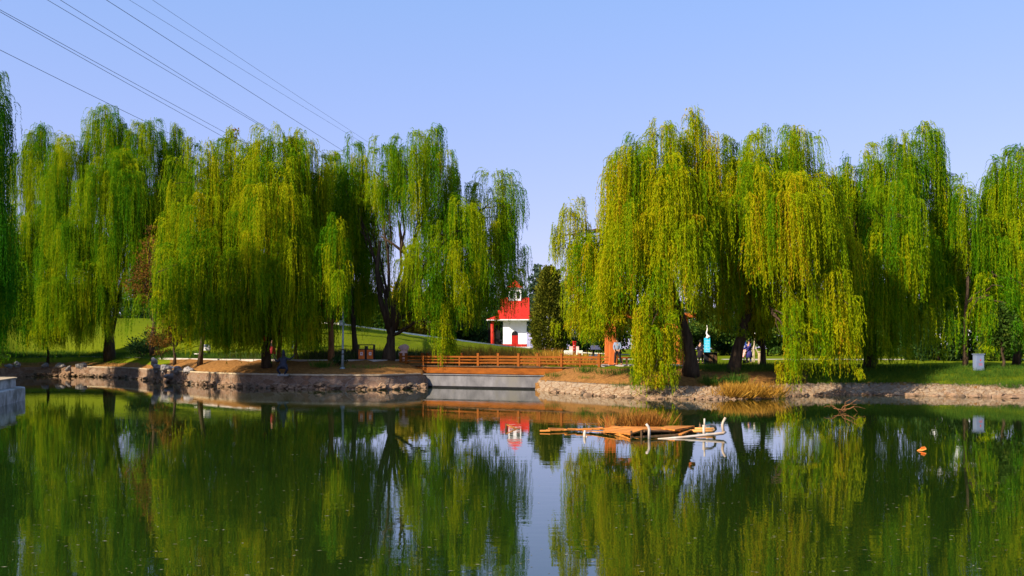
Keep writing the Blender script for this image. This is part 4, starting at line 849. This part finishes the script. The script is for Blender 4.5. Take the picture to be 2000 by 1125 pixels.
MB().add([(-.02, -.212, .60), (.06, -.212, .60), (.02, -.212, .70)], [(0, 1, 2)]).box((.02, -.211, .58), (.05, .003, .03)).build('warning_mark', M['mark_red'], t)
mb = MB(); [mb.box((-.06 + .055 * k, -.211, z), (.035, .003, .03)) for k in range(4) for z in (.40, .33)]; mb.build('lettering', M['mark_red'], t)

# ------------------------------------------------------------------ temple
TY = 149.0; pp = P(1005.5, 677, TY); t = thing('temple', 'small white temple with red tiled roof and belfry on the hill', 'temple', (pp.x, TY, pp.z - .05)); u = TY / F
w2 = 23 * u; D = 3.2
MB().box((0, D / 2, 2.3), (2 * w2, D, 4.2)).build('wall', M['white'], t)
mb = MB().box((-w2 * .62, -.05, .22), (w2 * .76, .12, .46)).box((w2 * .62, -.05, .22), (w2 * .76, .12, .46)); mb.box((w2 + .03, D / 2, .22), (.08, D, .46)).box((-w2 - .03, D / 2, .22), (.08, D, .46)); mb.build('plinth_band', M['red_dark'], t)
def arch(wd, ht, y0, y1, cx=0.0):
    r = wd / 2; pts = [(cx - r, 0), (cx + r, 0)] + [(cx + r * math.cos(R(k * 15)), ht - r + r * math.sin(R(k * 15))) for k in range(0, 13)]
    return MB().extrude_y(pts, y0, y1)
dr = arch(1.02, 2.55, -.04, .0); o = dr.build('door_recess', M['void'], t)
MB().box((0, -.06, .93), (.92, .05, 1.86)).box((0, -.09, .93), (.03, .02, 1.86)).build('door', M['red_dark'], t)
eb = 4.33
MB().box((.0, D / 2 - .45, eb), (57 * u, D + 3.2, .16)).build('eave', M['white'], t, bevel=.02)
x2 = 28.5 * u; rz_ = eb + .08; rh = 3.55
mb = MB(); N = 26
yf, yr, yk = -1.95, D / 2 - .1, D + 1.05
for i in range(N):
    xa = -x2 + 2 * x2 * i / N; xb_ = xa + 2 * x2 / N * .55; xc = -x2 + 2 * x2 * (i + 1) / N
    for (p0, p1, dz) in ((xa, xb_, .09), (xb_, xc, .0)):
        mb.add([(p0, yf, rz_ + dz), (p1, yf, rz_ + dz), (p1, yr - .25, rz_ + rh + dz), (p0, yr - .25, rz_ + rh + dz), (p1, yk, rz_ + dz), (p0, yk, rz_ + dz), (p1, yr + .25, rz_ + rh + dz), (p0, yr + .25, rz_ + rh + dz), (p0, yf, rz_), (p1, yf, rz_)], [(0, 1, 2, 3), (3, 2, 6, 7), (7, 6, 4, 5), (8, 9, 1, 0)])
for x in (-x2, x2): mb.add([(x, yf, rz_), (x, yr - .25, rz_ + rh), (x, yr + .25, rz_ + rh), (x, yk, rz_)], [(0, 1, 2, 3)])
mb.build('roof', M['red'], t)
for sx, ln, hh in ((-1, 27 * u, .95), (1, 9 * u, 1.2)):
    xa = sx * x2; xb_ = sx * (x2 + ln); mb = MB()
    mb.add([(xa, -1.0, rz_), (xb_, -1.0, rz_), (xb_, D + .8, rz_), (xa, D + .8, rz_), (xa, .3, rz_ + hh), (xa, D - .5, rz_ + hh)], [(0, 1, 4), (1, 2, 5, 4), (2, 3, 5), (0, 3, 2, 1), (0, 4, 5, 3)]); mb.build('porch_roof', M['red'], t)
    MB().box(((xa + xb_) / 2, D / 2 - .1, eb), (ln - .004, D + 1.9, .14)).build('eave', M['white'], t)
MB().box((-x2 + .2, -.9, rz_ + .75), (1.1, .35, 1.5)).build('gable_step', M['red'], t)
for x in (-(1005.5 - 961.5) * u,):
    for y in (-.2, D - .3): MB().tube([(x, y, -1.0), (x, y, 4.26)], .24, 14).build('column', M['red'], t, smooth=True)
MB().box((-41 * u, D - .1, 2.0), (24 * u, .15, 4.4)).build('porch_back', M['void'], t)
bz = rz_ + rh - .45
MB().box((0, yr, bz + 1.0), (25 * u, 1.6, 2.0)).build('belfry', M['white'], t)
for x in (-.55, .55): o = arch(.55, 1.2, yr - .83, yr - .795, x); ob = o.build('belfry_opening', M['void'], t); ob.location.z = bz + .35
MB().box((0, yr, bz + 2.06), (31 * u, 2.1, .12)).build('belfry_eave', M['white'], t)
MB().add([(-15.5 * u, yr - 1.1, bz + 2.12), (15.5 * u, yr - 1.1, bz + 2.12), (15.5 * u, yr + 1.1, bz + 2.12), (-15.5 * u, yr + 1.1, bz + 2.12), (-4 * u, yr, bz + 3.2), (4 * u, yr, bz + 3.2)], [(0, 1, 5, 4), (1, 2, 5), (2, 3, 4, 5), (3, 0, 4), (3, 2, 1, 0)]).ball((0, yr, bz + 3.3), .16, 8, 6).build('belfry_roof', M['red'], t)
MB().box((0, -1.2, -.35), (62 * u, 3.4, .75)).build('step', M['kerb'], t, bevel=.03)
pp = P(978, 677, 146.5); t = thing('crate', 'small orange slatted crate beside the white temple wall', 'crate', pp)
mb = MB(); [mb.box((0, y, z), (.62, .04, .12)) for y in (-.2, .2) for z in (.1, .3)]; [mb.box((x, 0, .2), (.05, .44, .4)) for x in (-.29, 0, .29)]; mb.build('slats', M['wood'], t)

# ------------------------------------------------------------------ far apartment building
pp = P(1890, 690, 300); pp.z = 1.0; t = thing('apartment_building', 'tall white apartment block far behind the right willows', 'building', pp)
MB().box((0, 6, 19), (16, 12, 38)).build('wall', M['white'], t); MB().box((0, 6, 38.4), (16.8, 12.8, .8)).build('roof', M['concrete'], t); MB().box((2, 6, 40), (5, 5, 2.6)).build('stair_tower', M['white'], t)
wm = None
for f_ in range(12):
    for k in range(4):
        if wm is None: wm = MB().box((0, 0, 0), (2.0, .14, 1.6)).box((0, -.08, -.9), (2.3, .3, .14)).build('window', mat('window_glass', (.10, .14, .19), .2, 3, .2, 0, spec=.6), t); o = wm
        else: o = wm.copy(); COL.objects.link(o)
        o.location = (-5.7 + 3.8 * k, -.03, 2.2 + 3.05 * f_)
# ------------------------------------------------------------------ power lines
PL = [((5, 100), (275, 233), 'lowest power line passing into the top of the left forked willow', .022), ((0, 19), (451, 265), 'upper wire of the second pair of power lines from the bottom', .022), ((0, 23), (432, 265), 'lower wire of the second pair of power lines from the bottom', .022),
      ((93, 0), (526, 253), 'upper wire of the close pair that meets above the broad willow', .020), ((118, 0), (522, 253), 'lower wire of the close pair that meets above the broad willow', .020),
      ((208, 0), (647, 280), 'single dark power line descending right of the close pair', .022), ((253, 0), (682, 263), 'fainter power line just below the topmost one', .013), ((298, 0), (686, 256), 'topmost and faintest power line', .013)]
PL[3], PL[4] = (PL[3][0], PL[4][1], PL[3][2].replace('upper', 'lower'), .020), (PL[4][0], PL[3][1], PL[4][2].replace('lower', 'upper'), .020)
for (q0, q1, lb, r_) in PL:
    Y1 = 72.0; Y2 = Y1 * (HY - q0[1]) / (HY - q1[1]); A_, B_ = P(*q0, Y1), P(*q1, Y2); pts = []
    for i in range(41):
        k = -1.0 + 4.0 * i / 40; p = A_.lerp(B_, k); p.z += .10 * k * (k - 1) * (1 if k < 1.2 else .6); pts.append(p)
    o = MB().tube(pts, r_, 5, False).build('power_line', M['wire'], None, True, origin=A_); tag(o, lb, 'power line', 'power lines across the sky')

# loose rubble along both water lines
rgs = np.random.default_rng(31); mb = MB()
for i in range(760):
    px = rgs.uniform(40, 830) if i < 430 else rgs.uniform(1075, 2150)
    b_ = float(yb(px)); k = float(sst(px, 640, 800)); s_ = (-.30 - .5 * k + rgs.normal(0, .12)) if i < 430 else (-.15 + rgs.normal(0, .22))
    p = gp(px, b_ + s_); zb_ = (.02 + max(0, rgs.normal(.06, .1))) if i < 430 else max(.0, -.42 + 1.02 * max(0, (s_ + .75) / 2.5) ** .9 + .08)
    r_ = .07 + .2 * rgs.uniform(0, 1) ** 2.5; b0 = len(mb.v); mb.ball((p.x, p.y, zb_), r_, 6, 5, (rgs.uniform(.8, 1.6), rgs.uniform(.7, 1.1), rgs.uniform(.45, .8)))
    for q in range(b0, len(mb.v)): mb.v[q] = tuple(Vector(mb.v[q]) + Vector((rgs.normal(0, .16 * r_), rgs.normal(0, .16 * r_), rgs.normal(0, .14 * r_))))
tag(mb.build('rubble', mat('waterline_rubble', (.23, .145, .09), .95, 1.3, .5, .5, dirt=(.08, .07, .055))), 'loose brown rubble stones scattered along the water line of both banks', 'rubble', kind='stuff')
# ------------------------------------------------------------------ wrecked raft
RY = 28.2; pp = P(1262, 850, RY); pp.z = 0; t = thing('wrecked_raft', 'wrecked plywood raft half sunk with weathered orange boards', 'raft', pp)
def Q3(px, py, Y): return P(px, py, Y) - pp
MB().sheet([Q3(1178, 841, 28.6), Q3(1231, 847, 26.9), Q3(1256, 838.5, 27.6), Q3(1196, 831, 29.6)], .04).build('board', M['ply'], t)
MB().sheet([Q3(1256, 838, 27.6), Q3(1300, 841, 27.9), Q3(1322, 834, 29.2), Q3(1215, 832, 29.8)], .04).build('board', M['ply'], t)
MB().sheet([Q3(1292, 835, 28.3), Q3(1318, 839, 27.6), Q3(1357, 831.5, 28.6), Q3(1300, 831.5, 29.4)], .045).build('board', M['ply'], t)
MB().sheet([Q3(1318, 848.5, 27.6), Q3(1332, 848, 27.5), Q3(1351, 839, 28.2), Q3(1330, 843, 28.5)], .035).build('board', M['ply'], t)
MB().sheet([Q3(1118, 841, 29.0), Q3(1180, 843.5, 28.4), Q3(1231, 858, 26.5), Q3(1205, 846, 27.4)], .02).build('side_board', M['ply'], t)
mb = MB()
for x0_, x1_, y0_ in ((1232, 1236, 27.0), (1252, 1256, 27.0)):
    mb.tube([Q3(x0_ + 1, 858, y0_), Q3(x0_ + 1, 841, y0_)], .035, 6)
mb.tube([Q3(1235, 856, 27.0), Q3(1325, 850, 27.6)], .05, 6).tube([Q3(1200, 838, 29.3), Q3(1340, 836, 29.3)], .05, 6).tube([Q3(1258, 842, 27.3), Q3(1318, 843, 27.8)], .04, 6).build('float_frame', M['wood_dark'], t)
rgq = np.random.default_rng(9); mb = MB()
for k in range(16):
    px = 1062 + 8 * k + rgq.uniform(-3, 3); c = Q3(px, 840 - k * .12, 28.9); ln = rgq.uniform(.25, .5)
    mb.box((c.x, c.y + rgq.normal(0, .12), .02 + .004 * k + rgq.uniform(0, .035)), (ln, .13 + .1 * rgq.uniform(0, 1), .035), rgq.normal(0, .2), rgq.normal(0, .05))
mb.build('broken_planks', M['ply'], t)
o = blades('water_weed', 0, M['weed'], [(rgq.uniform(-1.6, .9), rgq.normal(-.1, .35), 0, .14, .3, 16, 2.4) for _ in range(26)], 230); o.location = pp; tag(o, 'wet weed and litter caught among the raft boards', 'water weed', kind='stuff')
pf = thing('pipe_frame', 'weathered white pipe frame lying in the water right of the raft', 'pipe frame', pp)
MB().tube([Q3(1285, 857.5, 26.6), Q3(1330, 854.5, 26.75), Q3(1376, 850, 26.9), Q3(1412, 846.5, 27.0), Q3(1417, 843.5, 27.05)], [.024, .038, .044, .046, .042], 10).build('float_pipe', M['pipe'], pf, True)
MB().tube([Q3(1268, 857, 26.6), Q3(1268, 838, 26.6), Q3(1266, 833, 26.6), Q3(1262, 828, 26.6)], [.042, .040, .038, .034], 10).build('upright', M['pipe'], pf, True)
MB().tube([Q3(1375, 851, 27.0), Q3(1374.5, 830, 27.0)], .040, 10).tube([Q3(1376, 832, 27.0), Q3(1376, 817.5, 27.0)], .026, 8).build('upright', M['pipe'], pf, True)
MB().tube([Q3(1413, 845, 27.05), Q3(1411, 830, 27.05), Q3(1412.5, 824, 27.05), Q3(1417, 815.5, 27.05)], [.044, .040, .038, .036], 10).build('upright', M['pipe'], pf, True)
MB().tube([Q3(1375, 832, 27.0), Q3(1388, 830, 27.2), Q3(1396, 832, 27.4), Q3(1398, 838, 27.6), Q3(1394, 842, 27.9)], [.04, .040, .04, .04, .038], 10).build('bent_pipe', M['pipe'], pf, True)
MB().tube([Q3(1350, 837.5, 28.6), Q3(1398, 837.5, 28.4)], .042, 8).tube([Q3(1345, 842, 28.3), Q3(1394, 842, 28.1)], .05, 8).build('cross_pipe', M['pipe_orange'], pf, True)
o = MB().tube([(0, 0, -.3), (.0, 0, .1), (.01, 0, .19)], [.05, .045, .03], 8).tube([(.03, .0, -.3), (.05, 0, .03)], .04, 8).build('mooring_stub', M['pipe'], None, True); o.location = P(1142, 853, 27.2); o.location.z = 0; tag(o, 'short pale stub of pipe standing in the water left of the raft', 'pipe stub')
# driftwood, twig, leaf
pp = P(999, 838, 29.8); pp.z = 0; t = thing('driftwood', 'small peaked piece of driftwood floating in the temple reflection', 'driftwood', pp)
MB().sheet([(-.16, -.04, .16), (.24, -.12, -.03), (.30, .1, -.03), (-.14, .1, .17)], .03).build('board', M['ply'], t); MB().tube([(-.17, 0, .18), (-.17, 0, -.1)], [.035, .05], 7).tube([(-.2, .02, -.04), (.28, .02, -.01)], .035, 7).build('stick', M['wood_dark'], t)
o = MB(); rgd = np.random.default_rng(4)
c = P(1648, 806, 67); cY = 4680 / (805 - HY); c = Vector(((1645 - CX) * cY / F, cY, 0)); 
for e in ((.75, 0, .45), (.9, -.1, .15), (-.55, 0, .18), (-.75, 0, .2), (.35, .1, .5), (.6, 0, .3), (.55, -.2, .02)): o.tube(wavy((-.1, 0, -.03), e, 5, .06, rgd, .18), [.02, .018, .015, .012, .01, .006], 5)
o = o.build('dead_branch', M['bark_red']); o.location = c; tag(o, 'dead twiggy branch arching out of the water on the right', 'branch')
lfY = 4680 / (881 - HY); o = MB().add([(-.11, 0, .012), (-.02, -.09, .02), (.1, -.05, .05), (.12, .04, .09), (.0, .09, .05), (-.09, .07, .012)], [(0, 1, 2, 5), (2, 3, 4, 5)])
o.add([(-.02, 0, .1), (.07, -.04, .12), (.1, .03, .03), (0, .05, .02)], [(0, 1, 2, 3)]); o = o.build('floating_leaf', mat('orange_leaf', (.75, .24, .05), .6, 6, .2, .2)); o.location = ((1800 - CX) * lfY / F, lfY, 0); sm = o.modifiers.new('thick', 'SOLIDIFY'); sm.thickness = .006; tag(o, 'curled orange leaf floating alone on the right water', 'leaf')
# scum and fallen willow leaves on the water
n = 1000; yy = 1 / rg.uniform(1 / 46, 1 / 10.5, n); px = rg.uniform(-100, 2100, n); cl = rg.uniform(0, 1, n)
pos = np.stack([(px - CX) * yy / F, yy, np.full(n, .004)], 1); an = rg.normal(0, .9, n); dd = np.stack([np.cos(an), np.sin(an) * .6, np.zeros(n)], 1)
ln = rg.uniform(.03, .085, n); pr = np.stack([-dd[:, 1], dd[:, 0], np.zeros(n)], 1)
Vv = np.empty((n, 4, 3)); wdt = rg.uniform(.006, .013, n)[:, None]
Vv[:, 0] = pos; Vv[:, 1] = pos + dd * ln[:, None] * .5 + pr * wdt; Vv[:, 2] = pos + dd * ln[:, None]; Vv[:, 3] = pos + dd * ln[:, None] * .5 - pr * wdt
o = np_mesh('leaf_litter', Vv.reshape(-1, 3), np.arange(n * 4).reshape(n, 4), leaf_mat('fallen_leaf', [(0, (.08, .08, .03)), (.6, (.22, .20, .1)), (1, (.45, .40, .28))], 0.1), None, {'tint': np.repeat(cl, 4)}); tag(o, 'fallen willow leaves and scum flecks floating on the pond', 'leaf litter', kind='stuff')
